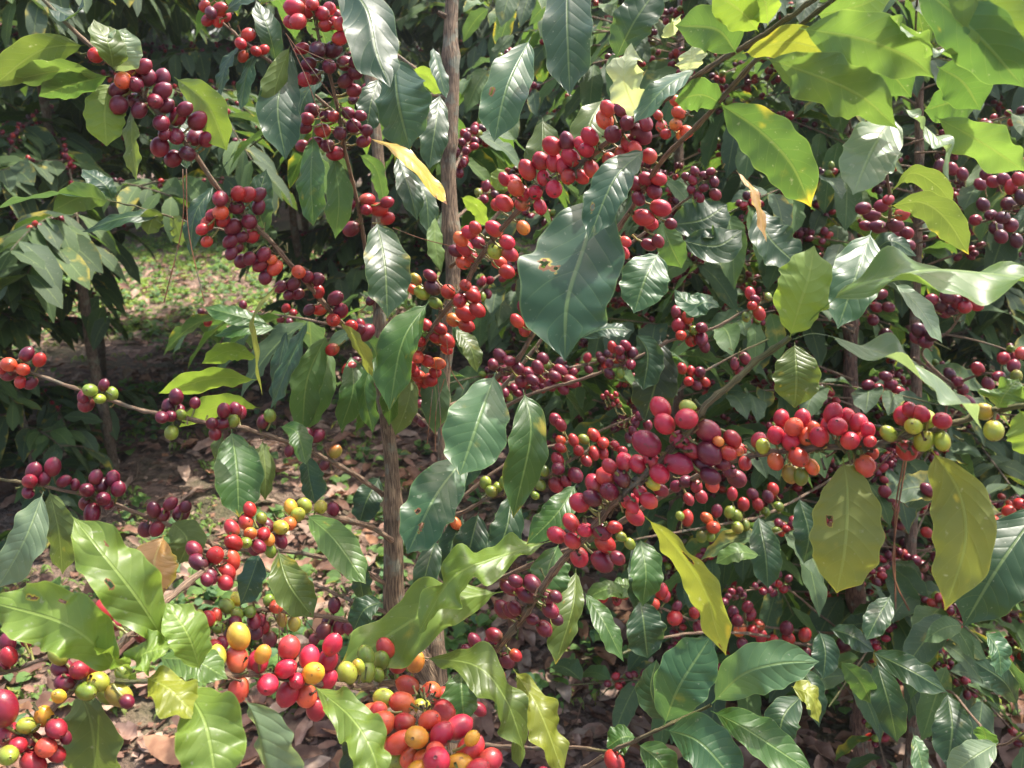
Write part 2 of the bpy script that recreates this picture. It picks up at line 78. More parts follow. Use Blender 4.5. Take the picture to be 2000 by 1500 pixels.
# leaves: branch|x,y,d points base to tip|half widths left,right of travel|colour|options
LV = '''
b1|168,88,.66 80,98 -20,172|24,20|O|u
b1|200,147,.66 120,138 22,157|9,12|L|u
b1|222,137,.65 212,85 183,38|20,24|O|
b1|224,142,.66 240,100 245,55|22,28|W|
b1|222,160,.68 205,215 208,286|34,33|B|u
b1|256,205,.69 258,280 267,352|24,26|O|u
b1|340,150,.72 405,205 443,294|34,36|B|u
b1|215,148,.67 140,165 76,188|10,12|G|u
b13|215,393,.94 160,385 103,412|22,28|L|u
b13|210,388,.94 90,378 -12,408|7,8|X|
b13|320,420,.96 240,425 160,453|20,18|D|
b13|322,420,.96 300,425 288,458|16,14|O|u
b13|330,425,.97 345,440 355,480|22,20|O|u
b13|220,392,.95 205,360 160,330|16,14|X|
b2|572,92,.80 543,200 558,312|40,34|X|
b2|568,86,.78 540,165 523,262|7,20|O|u
b2|640,-60,.80 712,10 735,100 762,170|46,52|X|g
b2|770,110,.85 777,200 800,293|64,48|X|g
b2|716,267,.84 795,305 874,400|18,16|Z|x
b2|612,258,.83 607,350 612,442|31,31|G|s
b2|652,300,.86 662,390 655,466|30,28|G|u
b2|735,428,.90 752,520 757,622|48,34|D|s
c1|838,588,.86 786,670 760,805|34,50|G|s
b1|550,548,.79 497,622 512,772|16,15|U|u
b1|664,628,.84 705,680 728,738|17,13|U|u
b1|737,690,.93 712,760 728,846|24,21|G|
b1|778,700,.93 765,760 760,832|19,22|G|
c1|806,735,.95 795,790 772,850|20,22|O|u
b1|604,620,.92 560,720 528,802|22,24|D|
b1|640,650,.92 600,740 590,850|25,24|G|u
b1|562,640,.95 546,710 536,800|20,22|D|
b1|645,680,.95 625,760 598,842|24,22|G|u
b1|505,700,1.0 450,685 394,710|18,17|B|u
b1|502,742,1.0 420,738 310,768|19,20|B|u
b4|508,796,.95 430,792 350,834|15,24|B|u
b1|525,632,1.0 450,612 398,600|20,16|G|
b1|540,642,1.0 470,642 418,656|15,14|G|
b1|685,690,.95 690,760 665,840|24,22|G|
b4|452,838,.83 463,920 467,1010|46,34|G|gs
b4|437,842,.86 425,880 432,920|16,18|O|u
b4|512,858,.86 518,920 518,978|12,13|O|u
b4|600,885,.87 603,930 615,984|32,24|X|gs
b4|545,832,.86 580,845 598,908|18,14|G|g
b5|597,1003,.74 655,1055 714,1140|30,30|L|gs
b5|542,1072,.72 565,1140 612,1207|36,34|O|s
b5|507,1080,.75 490,1130 470,1182|30,28|X|
b6|85,960,.76 50,1050 -5,1150|46,44|W|s
b6|95,955,.80 115,1040 122,1122|42,36|O|us
b5|332,1268,.50 270,1170 200,1080 143,1010|40,42|N|ghw
b6|320,1045,.78 302,1100 318,1162|34,44|T|x
b6|335,1018,.84 365,1055 350,1102|34,30|O|u
b9|235,1312,.49 135,1222 -40,1170|48,58|N|ghw
b9|270,1332,.49 232,1290 168,1240|14,20|B|uw
b9|262,1326,.48 275,1280 332,1262|28,26|N|gw
b9|392,1312,.50 368,1240 325,1178|26,30|N|g
b9|283,1322,.48 330,1345 388,1404|18,22|Y|w
b9|350,1330,.49 400,1410 425,1540|64,46|N|gw
b9|308,1285,.53 380,1290 445,1326|20,22|L|
b9|478,1362,.50 503,1430 530,1570|78,32|W|gv
b5|150,1340,.58 180,1420 190,1570|66,70|O|u
b9|608,1336,.55 685,1400 728,1470 745,1540|30,30|N|gw
b9|738,1420,.60 705,1460 690,1550|38,38|K|
c7|985,1155,.75 890,1172 810,1208 660,1306|50,44|N|gsw
c7|1078,1056,.72 960,1092 880,1132 815,1240|26,28|N|gw
c7|825,1285,.66 930,1300 990,1370 1026,1472|26,24|O|w
c7|900,1305,.80 902,1350 908,1415|30,40|G|
c7|1002,1305,.72 1055,1390 1102,1515|28,28|Y|w
c7|985,1330,.74 1010,1420 1016,1500|18,16|O|
c5|968,727,.70 935,820 898,928|62,64|M|gs
c6|918,880,.75 850,970 795,1082|50,52|E|gh
c6|1022,760,.74 1037,850 1002,1012|38,42|G|s
c2|1172,370,.60 1143,475 1108,590 1103,706|78,106|X|gk
c2|1264,288,.58 1200,350 1148,472|36,40|X|gn
c2|1287,492,.80 1262,540 1238,612|46,46|E|g
c5|1396,578,.92 1350,592 1316,565|24,20|E|
c5|1410,600,.92 1375,590 1340,620|20,18|E|
c1|1108,-80,.70 1108,50 1113,187|47,48|X|g
c1|1037,72,.74 990,170 965,277|46,48|E|gn
c1|1247,232,.60 1218,150 1233,84|26,30|V|wu
c1|1362,134,.59 1300,170 1238,240|24,28|E|g
c1|1340,145,.60 1350,118 1352,90|22,22|V|u
c1|1440,106,.56 1400,58 1318,50|44,38|G|u
c1|1322,58,.57 1310,45 1318,68|12,10|V|u
c1|1482,62,.54 1450,25 1390,-20|26,24|B|u
c1|1500,50,.53 1496,10 1480,-40|24,22|B|u
c1|1450,104,.55 1540,82 1634,106|20,20|Y|us
c2|1490,112,.53 1600,150 1685,190 1752,250|34,38|L|uw
c2|1560,55,.52 1680,75 1770,110 1824,152|42,48|L|uw
c2|1590,30,.53 1680,10 1760,-30|30,28|L|u
c2|1722,22,.50 1800,80 1884,126|20,18|L|w
c2|1830,-60,.48 1915,5 2020,120|50,50|B|u
c2|1780,-40,.49 1900,60 2000,170|50,44|G|us
c2|1400,200,.61 1480,252 1545,320 1584,404|36,48|G|us
c2|1416,206,.61 1370,185 1318,197|20,22|G|u
c8|1748,222,.54 1705,290 1666,380|50,50|W|g
c2|1763,208,.52 1805,245 1848,290 1853,352|26,28|W|gw
c2|1826,228,.52 1890,262 1940,292 2005,336|22,22|L|uw
c2|1918,200,.54 1860,200 1805,216|34,32|G|u
c2|1640,60,.56 1720,120 1780,190|30,26|G|u
c2|1830,130,.52 1880,160 1915,215|34,30|G|u
r2|1735,380,.9 1780,338 1830,362 1862,402|11,12|O|u
r2|1735,403,.85 1800,395 1850,430 1892,497|18,22|O|us
r2|1700,500,1.0 1740,470 1790,500|20,20|D|
c7|1543,660,.50 1560,600 1578,545 1590,480|62,58|B|u
c7|1548,655,.50 1655,568 1800,528 1930,533 2070,556|34,44|L|gwp
c7|1548,663,.50 1600,652 1700,682 1830,735 1918,838|30,30|W|gwp
c7|1702,450,.75 1675,530 1636,642|46,46|E|g
r2|1745,552,.85 1795,600 1840,670|28,22|W|g
c7|1552,668,.58 1556,730 1552,797|42,42|O|s
c8|1646,893,.53 1655,960 1650,1070 1634,1158|64,58|U|usn
c8|1818,876,.52 1872,960 1885,1060 1846,1192|32,42|U|us
c8|1990,800,.48 2020,840 2040,900|30,40|B|u
c8|1948,800,.49 1962,770 1990,740|14,12|L|w
r2|2040,980,.70 1955,1100 1882,1222|62,54|D|
r2|1925,1235,.8 1950,1270 1956,1322|30,26|E|
c7|1258,1007,.57 1310,1058 1375,1150 1398,1225 1418,1280|24,26|Y|usn
c9|1297,1417,.66 1327,1340 1388,1244|50,52|E|gv
c9|1300,1412,.70 1272,1350 1282,1288|30,30|D|
c9|1390,1374,.66 1450,1318 1520,1296 1600,1292|42,46|M|g
c9|1545,1340,.74 1585,1360 1600,1412|20,20|Y|
c9|1567,1358,.8 1530,1400 1520,1466|32,30|D|
c9|1388,1388,.67 1460,1425 1590,1512|36,30|G|g
c9|1298,1424,.67 1370,1452 1450,1545|52,42|E|g
c9|1245,1452,.69 1290,1490 1312,1545|32,30|G|h
c9|1242,1440,.72 1215,1440 1185,1460|20,16|G|
c12|1126,944,.72 1090,1000 1028,1064|26,28|G|gs
c12|1092,1060,.72 1072,1110 1062,1190|46,36|G|s
c12|1125,1110,.8 1118,1190 1085,1298|24,36|O|s
c12|1140,1155,.85 1180,1215 1218,1292|20,20|G|
c12|1250,1050,.9 1262,1120 1255,1185|36,32|G|
c12|1250,1170,.95 1258,1220 1265,1285|42,38|D|
c12|1485,1085,1.0 1440,1078 1398,1100|13,14|L|
c12|1000,960,.85 990,1030 958,1110|32,30|D|
c12|935,1000,.9 920,1060 898,1135|36,34|D|
c12|852,1050,.95 832,1120 820,1190|26,24|D|
b6|690,1085,.9 702,1130 712,1182|24,22|D|
b7|748,1175,.85 712,1190 690,1232|24,26|D|
b6|742,930,1.02 715,980 702,1022|30,28|D|
c1|845,90,.95 858,140 872,192|14,14|X|
c2|985,330,1.1 978,345 968,372|18,18|B|u
c1|800,140,1.0 835,150 862,182|12,14|B|u
c1|900,385,1.0 932,405 952,442|12,14|B|u
c1|850,420,1.0 850,480 862,532|14,15|L|u
c1|888,640,.98 920,680 932,728|18,16|O|
c2|1290,430,.9 1310,480 1332,524|26,26|G|u
c5|1130,662,.9 1180,642 1234,645|13,18|X|
c5|1240,650,.98 1265,690 1256,762|30,24|D|
c5|1290,655,1.0 1282,740 1258,825|42,40|K|
c5|1438,333,.95 1475,380 1497,472|15,16|T|s
c1b|1200,120,.9 1240,40 1290,-30|44,40|D|
c1b|1180,190,.95 1150,250 1150,330|40,36|O|
c1b|1060,230,.95 1060,290 1045,360|36,34|O|
c1|775,300,1.03 800,370 815,432|22,22|D|
c1|790,330,1.06 830,380 838,460|20,18|D|
b2|740,455,1.0 775,520 795,600|18,22|G|u
c1|905,700,1.0 900,650 885,600|14,14|D|
b2|700,300,.98 735,330 752,400|16,16|G|u
c1|860,180,1.02 850,250 838,330|26,26|D|
b2|740,150,.97 725,200 715,262|26,24|D|
b2|700,640,.98 735,690 745,760|22,22|G|u
b14|470,85,.9 440,130 430,190|18,20|D|
b14|500,100,.9 480,150 470,215|22,20|X|
b14|540,125,.92 525,60 500,0|20,22|D|
b14|430,30,.88 470,0 520,-30|22,22|D|
b1|90,0,.66 140,30 170,-20|18,20|D|
b1|300,215,.8 350,250 365,330|26,26|D|
b1|420,360,.85 380,420 372,500|24,24|D|
b1|520,460,.9 505,400 520,330|24,24|X|
b2|640,130,.95 590,200 585,290|26,26|D|
c12|905,1000,1.0 880,1080 885,1160|30,30|D|
c1|825,690,1.0 850,760 850,850|26,28|D|u
c5|960,810,1.02 930,860 900,960|30,30|D|
c3|1330,470,1.02 1400,480 1450,450|40,36|D|
c3|1480,400,1.02 1500,460 1560,520|50,44|D|
c3|1300,440,1.04 1370,430 1420,400|46,40|D|
r4|1740,1162,1.0 1715,1205 1692,1250|20,20|D|g
r4|1700,1272,1.0 1780,1310 1850,1352|26,26|D|g
r4|1712,1290,1.05 1735,1370 1752,1450|26,28|D|
r4|1600,1232,1.0 1612,1270 1608,1326|24,22|X|g
r4|1620,1228,1.0 1665,1242 1708,1272|18,20|D|g
r4|1640,1290,1.05 1680,1330 1702,1375|22,22|G|u
r4|1560,1300,1.1 1590,1350 1600,1420|24,24|D|
r11|1783,1432,.85 1795,1470 1812,1540|24,24|M|s
r11|1950,1450,.80 1900,1480 1850,1520|24,26|W|s
r11|1925,1462,.82 1925,1440 1918,1418|10,10|G|
r11|1990,1380,.95 1960,1330 1900,1290|26,26|D|
r11|1850,1350,1.1 1860,1420 1850,1500|34,34|D|
r4|1400,1240,1.1 1350,1290 1290,1330|30,28|D|
r3|1230,1170,1.05 1190,1150 1140,1170|12,14|L|
r3|1250,1160,1.06 1215,1145 1195,1140|14,14|L|
r5|1240,1050,1.0 1260,1130 1240,1200|34,34|D|
r5|1480,1005,1.1 1495,1080 1500,1150|28,28|D|
r5|1560,970,1.15 1580,1040 1570,1100|26,28|D|
'''
# right-hand plant, drawn branches and fruit further back
BR2 = '''
r2|3.2|1690,600,1.5 1705,540,1.3 1720,480,1.15 1738,420,1.0 1735,360,.92 1720,300,.9
r3|3.0|1690,1240,1.5 1600,1235,1.4 1500,1225,1.3 1440,1222,1.22 1360,1212,1.15 1290,1188,1.1 1240,1170,1.08 1170,1152,1.05
r4|3.4|1785,1260,1.5 1700,1270,1.4 1560,1256,1.3 1480,1240,1.2 1425,1235,1.12 1360,1236,1.08 1310,1242,1.05 1260,1256,1.03 1215,1277,1.0
r5|3.0|1680,900,1.5 1600,950,1.4 1500,1003,1.2 1430,1020,1.13 1360,1033,1.1 1300,1043,1.07 1235,1054,1.05 1190,1060,1.04
r6|3.2|1788,900,1.5 1840,830,1.4 1860,760,1.3 1930,730,1.2 2020,760,1.1
r7|3.2|1785,700,1.5 1870,760,1.3 1800,690,1.2 1860,640,1.15 1900,560,1.1
r8|3.2|1785,1120,1.5 1830,1080,1.3 1900,1030,1.15 1990,985,1.05 2040,950,1.0
r10|2.4|1680,1260,1.5 1600,1200,1.35 1530,1145,1.2 1480,1150,1.15 1440,1160,1.12 1400,1180,1.1
r11|2.4|1788,1400,1.5 1850,1350,1.2 1900,1400,1.0 1950,1455,.85 2010,1425,.8
r9|3.2|1795,450,1.5 1860,440,1.3 1930,430,1.15 1990,400,1.0 2040,380,.95
'''
CH2 = '''
r10: 1430,1155,7,m 1445,1153,7,m 1422,1165,7,m 1437,1165,7,m 1452,1163,7,m 1475,1145,7,m 1490,1155,8,m 1415,1175,8,m 1500,1150,8,m 1520,1140,8,R 1530,1150,9,R 1540,1130,8,m 1508,1138,7,m
r2: 1686,407,14,m 1703,420,13,m 1722,402,13,m 1762,418,14,r 1715,443,14,m 1691,441,11,m 1748,440,14,m 1755,460,14,m 1771,455,13,m 1755,481,15,m 1772,480,14,m 1735,492,13,m 1735,390,11,R 1720,575,12,m 1730,655,14,m 1705,625,11,m 1715,540,12,m 1728,520,12,m 1740,505,12,m 1712,600,11,m 1735,600,11,m
r3: 1187,1155,11,m 1178,1167,10,r 1200,1160,10,R 1205,1172,10,R 1220,1160,11,r 1253,1150,11,m 1246,1170,12,r 1292,1155,13,r 1277,1180,12,r 1322,1185,10,m 1318,1207,15,r 1356,1197,11,r 1365,1225,12,m 1445,1230,12,o 1470,1232,12,r 1487,1243,11,r 1440,1212,12,m 1482,1220,11,r 1465,1200,12,m 1450,1258,12,m 1432,1195,11,m 1460,1185,11,m 1410,1205,11,m 1300,1165,10,R
r4: 1536,1227,13,m 1540,1247,13,r 1572,1240,13,r 1573,1277,11,m 1648,1258,14,m 1651,1282,15,m 1832,1272,10,r 1968,1285,10,r 1605,1260,11,R 1625,1270,11,m 1510,1250,11,r
r5: 1342,1012,13,r 1380,1012,12,o 1393,1030,14,o 1370,1048,11,g 1387,1048,10,g 1328,1008,9,g 1425,1000,11,g 1438,1007,12,g 1440,1030,12,g 1456,1025,10,g 1400,998,11,m 1452,985,12,r 1480,985,12,r 1500,970,11,m 1470,965,11,m 1520,990,11,g 1430,965,11,R 1510,955,11,r 1495,1000,9,g
r6: 1715,760,12,R 1695,752,12,m 1740,750,12,m 1730,735,11,m 1755,765,12,R 1870,745,11,m 1880,760,11,m 1855,730,11,d 1910,720,12,R 1930,750,12,m 1950,735,11,m 1960,700,12,R 1980,715,12,m 1995,690,12,R 1985,735,11,g 1890,785,12,m 1905,800,11,m
r7: 1795,645,15,d 1808,668,14,m 1820,655,13,d 1790,660,12,m 1870,590,14,m 1885,600,13,R 1850,580,13,d 1905,595,13,R 1835,595,13,d 1820,585,12,m 1860,605,12,d 1890,575,12,m 1845,610,12,m 1815,600,12,m
r8: 1800,1106,13,m 1830,1090,12,m 1787,1096,12,m 1765,1116,12,m 1831,1116,13,m 1810,1040,11,r 1940,1018,12,r 1970,998,12,r 1992,984,12,r 1745,992,12,m 1738,976,11,m 1812,957,13,m 1760,970,11,m 1728,960,12,m 1775,1105,12,R 1770,1130,11,m 1790,1125,12,m 1740,1010,11,m 1755,1025,11,m 1700,1000,11,m 1880,960,11,m 1892,972,10,m
r9: 1970,398,14,d 1958,425,14,d 1945,445,13,d 1975,440,13,m 1935,420,12,d 1955,462,13,m 1985,470,12,d 1940,355,12,R 1960,350,12,m 1975,365,12,R 1925,340,11,m 1915,360,11,m 1995,385,13,d 1920,400,12,d 1905,430,12,m 1990,350,12,R 1880,340,11,m 1860,330,11,R 1835,325,11,m
'''
# ---------------------------------------------------------------- camera-space helpers
CX = np.array([1., 0, 0]); CU = np.array([0, math.sin(PITCH), math.cos(PITCH)]); CF = np.array([0, math.cos(PITCH), -math.sin(PITCH)])
C0 = np.array([0, 0, CAMZ])
def P(x, y, d):                      # a measured point (photo column, photo row, metres ahead) as a place in the world
    return C0 + CX * ((x - 1000) / F * d) + CU * (-(y - 750) / F * d) + CF * d
def proj(p):
    q = np.asarray(p) - C0; d = q @ CF
    return (1000 + (q @ CX) / d * F, 750 - (q @ CU) / d * F, d) if d > .01 else (-9999, -9999, d)
def ground_at(x, y, d):              # spot on the soil below a measured point
    p = P(x, y, d); return (p[0], p[1], 0)
# ---------------------------------------------------------------- materials
def NN(nt, t, **k):
    n = nt.nodes.new(t)
    for a, b in k.items(): setattr(n, a, b)
    return n
def mth(nt, op, a, b=None, c=None, clamp=False):
    n = NN(nt, 'ShaderNodeMath', operation=op); n.use_clamp = clamp
    for i, v in enumerate((a, b, c)):
        if v is None: continue
        if isinstance(v, (int, float)): n.inputs[i].default_value = v
        else: nt.links.new(v, n.inputs[i])
    return n.outputs[0]
def mixc(nt, f, a, b, blend='MIX'):
    n = NN(nt, 'ShaderNodeMix', data_type='RGBA', blend_type=blend)
    for s, v in ((0, f), (6, a), (7, b)):
        if isinstance(v, (int, float)): n.inputs[s].default_value = v
        elif isinstance(v, tuple): n.inputs[s].default_value = (*v, 1)
        else: nt.links.new(v, n.inputs[s])
    return n.outputs[2]
def sstep(nt, v, a, b):
    n = NN(nt, 'ShaderNodeMapRange', interpolation_type='SMOOTHSTEP'); nt.links.new(v, n.inputs[0])
    n.inputs[1].default_value = a; n.inputs[2].default_value = b; return n.outputs[0]
def nz(nt, vec, scale, detail=3, dist=0.):
    n = NN(nt, 'ShaderNodeTexNoise'); n.inputs['Scale'].default_value = scale; n.inputs['Detail'].default_value = detail
    n.inputs['Distortion'].default_value = dist
    if vec is not None: nt.links.new(vec, n.inputs[0])
    return n.outputs[0]
def newmat(name):
    m = bpy.data.materials.new(name); m.use_nodes = True; m.node_tree.nodes.clear(); return m, m.node_tree

def leaf_material(name, trans=.34, rough=.40, coarse=False):
    m, t = newmat(name); L = t.links
    att = NN(t, 'ShaderNodeAttribute', attribute_name='tint'); dm = NN(t, 'ShaderNodeAttribute', attribute_name='dmg')
    uv = NN(t, 'ShaderNodeUVMap'); sp = NN(t, 'ShaderNodeSeparateXYZ'); L.new(uv.outputs[0], sp.inputs[0])
    geo = NN(t, 'ShaderNodeNewGeometry'); pos = geo.outputs['Position']
    u = mth(t, 'SUBTRACT', mth(t, 'MULTIPLY', sp.outputs[0], 2), 1); au = mth(t, 'ABSOLUTE', u); v = sp.outputs[1]
    ph = mth(t, 'SUBTRACT', mth(t, 'MULTIPLY', v, 10), mth(t, 'MULTIPLY', mth(t, 'POWER', au, 1.3), 1.9))
    tri = mth(t, 'ABSOLUTE', mth(t, 'SUBTRACT', mth(t, 'FRACT', ph), .5))          # .5 at a vein
    vein = mth(t, 'MULTIPLY', sstep(t, tri, .455, .5), sstep(t, au, 1.0, .55))
    mid = sstep(t, au, .06, .02)
    n1 = nz(t, pos, 35, 4); n2 = nz(t, pos, 190, 3); n3 = nz(t, pos, 90, 5, .5)
    col = mixc(t, mth(t, 'MULTIPLY', sstep(t, n1, .3, .7), .5), att.outputs[0], mixc(t, 1.0, att.outputs[0], (.62, .72, .6), 'MULTIPLY'))
    light = mixc(t, .5, mixc(t, 1.0, att.outputs[0], (2.1, 2.0, 1.8), 'MULTIPLY'), (.20, .26, .08))
    col = mixc(t, mth(t, 'MULTIPLY', vein, .30), col, light)
    col = mixc(t, mth(t, 'MULTIPLY', mid, .9), col, light)
    col = mixc(t, mth(t, 'MULTIPLY', sstep(t, au, .955, .985), .5), col, light)
    # speckles of lichen dust, yellowing and brown rot where the leaf is damaged
    col = mixc(t, mth(t, 'MULTIPLY', sstep(t, n2, .66, .76), .45), col, (.30, .32, .24))
    yl = sstep(t, mth(t, 'ADD', mth(t, 'ADD', n1, mth(t, 'MULTIPLY', mth(t, 'POWER', au, 4), mth(t, 'MULTIPLY', dm.outputs[2], .6))), mth(t, 'MULTIPLY', dm.outputs[2], .55)), .72, .98)
    col = mixc(t, mth(t, 'MULTIPLY', yl, .85), col, (.42, .33, .03))
    br = sstep(t, mth(t, 'ADD', mth(t, 'MULTIPLY', n3, .8), mth(t, 'MULTIPLY', dm.outputs[2], .75)), .88, .95)
    col = mixc(t, br, col, (.17, .075, .035))
    under = geo.outputs['Backfacing']
    pale = mixc(t, .30, mixc(t, 1.0, col, (1.35, 1.3, 1.2), 'MULTIPLY'), (.12, .16, .075))
    colu = mixc(t, under, col, pale)
    # transmitted colour: yellower and brighter than the reflected one
    tc = mixc(t, .30, mixc(t, 1.0, col, (3.1, 2.9, 1.9), 'MULTIPLY'), (.22, .30, .05))
    tc = mixc(t, mth(t, 'MULTIPLY', mth(t, 'MAXIMUM', mid, mth(t, 'MULTIPLY', vein, .35)), .6), tc, (.10, .14, .02))
    tc = mixc(t, br, tc, (.16, .05, .01))
    pb = NN(t, 'ShaderNodeBsdfPrincipled'); L.new(colu, pb.inputs['Base Color'])
    rr = mth(t, 'ADD', mth(t, 'ADD', mth(t, 'MULTIPLY', under, .22), rough), mth(t, 'MULTIPLY', mth(t, 'SUBTRACT', n2, .5), .25))
    L.new(mth(t, 'ADD', rr, mth(t, 'MULTIPLY', br, .4), clamp=True), pb.inputs['Roughness']); pb.inputs['Specular IOR Level'].default_value = .42
    hgt = mth(t, 'ADD', mth(t, 'MULTIPLY', mth(t, 'POWER', mth(t, 'MULTIPLY', tri, 2), 3), -.75), mth(t, 'MULTIPLY', mid, -1.1))
    hgt = mth(t, 'ADD', hgt, mth(t, 'MULTIPLY', n1, 1.3)); hgt = mth(t, 'ADD', hgt, mth(t, 'MULTIPLY', n2, .18))
    bp = NN(t, 'ShaderNodeBump'); bp.inputs['Distance'].default_value = .0007; bp.inputs['Strength'].default_value = .25 if coarse else .5
    L.new(hgt, bp.inputs['Height']); L.new(bp.outputs[0], pb.inputs['Normal'])
    tr = NN(t, 'ShaderNodeBsdfTranslucent'); L.new(tc, tr.inputs[0])
    mx = NN(t, 'ShaderNodeMixShader'); mx.inputs[0].default_value = trans
    L.new(pb.outputs[0], mx.inputs[1]); L.new(tr.outputs[0], mx.inputs[2])
    out = NN(t, 'ShaderNodeOutputMaterial'); L.new(mx.outputs[0], out.inputs[0]); return m

def cherry_material():
    m, t = newmat('cherry_skin'); L = t.links
    att = NN(t, 'ShaderNodeAttribute', attribute_name='tint'); dm = NN(t, 'ShaderNodeAttribute', attribute_name='dmg')
    geo = NN(t, 'ShaderNodeNewGeometry'); pos = geo.outputs['Position']
    n1 = nz(t, pos, 70, 3); n2 = nz(t, pos, 700, 2); n3 = nz(t, pos, 240, 4)
    c = mixc(t, sstep(t, n1, .35, .7), att.outputs[0], mixc(t, 1., att.outputs[0], (.72, .6, .7), 'MULTIPLY'))
    c = mixc(t, mth(t, 'MULTIPLY', sstep(t, n2, .66, .74), .35), c, mixc(t, .5, c, (.5, .32, .22)))
    c = mixc(t, mth(t, 'MULTIPLY', sstep(t, n3, .64, .70), .6), c, (.10, .04, .025))
    c = mixc(t, dm.outputs[2], c, (.07, .03, .02))
    pb = NN(t, 'ShaderNodeBsdfPrincipled'); L.new(c, pb.inputs['Base Color'])
    L.new(mth(t, 'ADD', .14, mth(t, 'ADD', mth(t, 'MULTIPLY', n1, .22), mth(t, 'MULTIPLY', n3, .22))), pb.inputs['Roughness'])
    pb.inputs['Subsurface Weight'].default_value = .22; pb.inputs['Subsurface Radius'].default_value = (.005, .0015, .0008)
    pb.inputs['Subsurface Scale'].default_value = 1.0
    bp = NN(t, 'ShaderNodeBump'); bp.inputs['Distance'].default_value = .0004; bp.inputs['Strength'].default_value = .35
    L.new(mth(t, 'ADD', n3, mth(t, 'MULTIPLY', n2, .3)), bp.inputs['Height']); L.new(bp.outputs[0], pb.inputs['Normal'])
    out = NN(t, 'ShaderNodeOutputMaterial'); L.new(pb.outputs[0], out.inputs[0]); return m

def bark_material():
    m, t = newmat('bark'); L = t.links
    att = NN(t, 'ShaderNodeAttribute', attribute_name='tint')
    uv = NN(t, 'ShaderNodeUVMap'); mp = NN(t, 'ShaderNodeMapping'); mp.inputs['Scale'].default_value = (40, 55, 1); L.new(uv.outputs[0], mp.inputs[0])
    mp2 = NN(t, 'ShaderNodeMapping'); mp2.inputs['Scale'].default_value = (60, 30, 1); L.new(uv.outputs[0], mp2.inputs[0])
    geo = NN(t, 'ShaderNodeNewGeometry')
    n1 = nz(t, mp.outputs[0], 1, 5, .6); n2 = nz(t, mp2.outputs[0], 1, 4, .3); n3 = nz(t, geo.outputs['Position'], 45, 3)
    f = sstep(t, n1, .38, .62)
    c = mixc(t, f, mixc(t, 1., att.outputs[0], (.42, .36, .32), 'MULTIPLY'), mixc(t, 1., att.outputs[0], (1.25, 1.2, 1.1), 'MULTIPLY'))
    c = mixc(t, mth(t, 'MULTIPLY', sstep(t, n3, .54, .66), .55), c, (.20, .23, .17))
    c = mixc(t, mth(t, 'MULTIPLY', sstep(t, n2, .60, .68), .55), c, (.07, .045, .032))
    pb = NN(t, 'ShaderNodeBsdfPrincipled'); L.new(c, pb.inputs['Base Color']); pb.inputs['Roughness'].default_value = .85
    bp = NN(t, 'ShaderNodeBump'); bp.inputs['Distance'].default_value = .004; bp.inputs['Strength'].default_value = 1.0
    L.new(mth(t, 'ADD', n1, mth(t, 'MULTIPLY', n2, .5)), bp.inputs['Height']); L.new(bp.outputs[0], pb.inputs['Normal'])
    out = NN(t, 'ShaderNodeOutputMaterial'); L.new(pb.outputs[0], out.inputs[0]); return m

def soil_material():
    m, t = newmat('soil'); L = t.links
    geo = NN(t, 'ShaderNodeNewGeometry'); pos = geo.outputs['Position']
    n1 = nz(t, pos, 1.6, 5); n2 = nz(t, pos, 28, 6, .8); n3 = nz(t, pos, 140, 4)
    c = mixc(t, sstep(t, n2, .35, .68), (.11, .068, .048), (.27, .18, .135))
    c = mixc(t, mth(t, 'MULTIPLY', sstep(t, n3, .5, .75), .5), c, (.30, .20, .15))
    c = mixc(t, mth(t, 'MULTIPLY', sstep(t, n1, .48, .62), .6), c, (.06, .075, .025))
    pb = NN(t, 'ShaderNodeBsdfPrincipled'); L.new(c, pb.inputs['Base Color']); pb.inputs['Roughness'].default_value = .95
    bp = NN(t, 'ShaderNodeBump'); bp.inputs['Distance'].default_value = .03; bp.inputs['Strength'].default_value = 1
    L.new(mth(t, 'ADD', n2, mth(t, 'MULTIPLY', n3, .3)), bp.inputs['Height']); L.new(bp.outputs[0], pb.inputs['Normal'])
    out = NN(t, 'ShaderNodeOutputMaterial'); L.new(pb.outputs[0], out.inputs[0]); return m
M_LEAF = leaf_material('coffee_leaf'); M_LEAFB = leaf_material('coffee_leaf_far', trans=.3, rough=.5, coarse=True); M_CH = cherry_material(); M_BARK = bark_material(); M_SOIL = soil_material()
def dry_material():
    m, t = newmat('dry_leaf'); L = t.links
    att = NN(t, 'ShaderNodeAttribute', attribute_name='tint'); geo = NN(t, 'ShaderNodeNewGeometry'); n1 = nz(t, geo.outputs['Position'], 40, 5)
    c = mixc(t, sstep(t, n1, .35, .7), mixc(t, 1., att.outputs[0], (.6, .52, .5), 'MULTIPLY'), att.outputs[0])
    pb = NN(t, 'ShaderNodeBsdfPrincipled'); L.new(c, pb.inputs['Base Color']); pb.inputs['Roughness'].default_value = .7
    tr = NN(t, 'ShaderNodeBsdfTranslucent'); L.new(c, tr.inputs[0]); mx = NN(t, 'ShaderNodeMixShader'); mx.inputs[0].default_value = .2
    L.new(pb.outputs[0], mx.inputs[1]); L.new(tr.outputs[0], mx.inputs[2])
    out = NN(t, 'ShaderNodeOutputMaterial'); L.new(mx.outputs[0], out.inputs[0]); return m
M_DRY = dry_material()
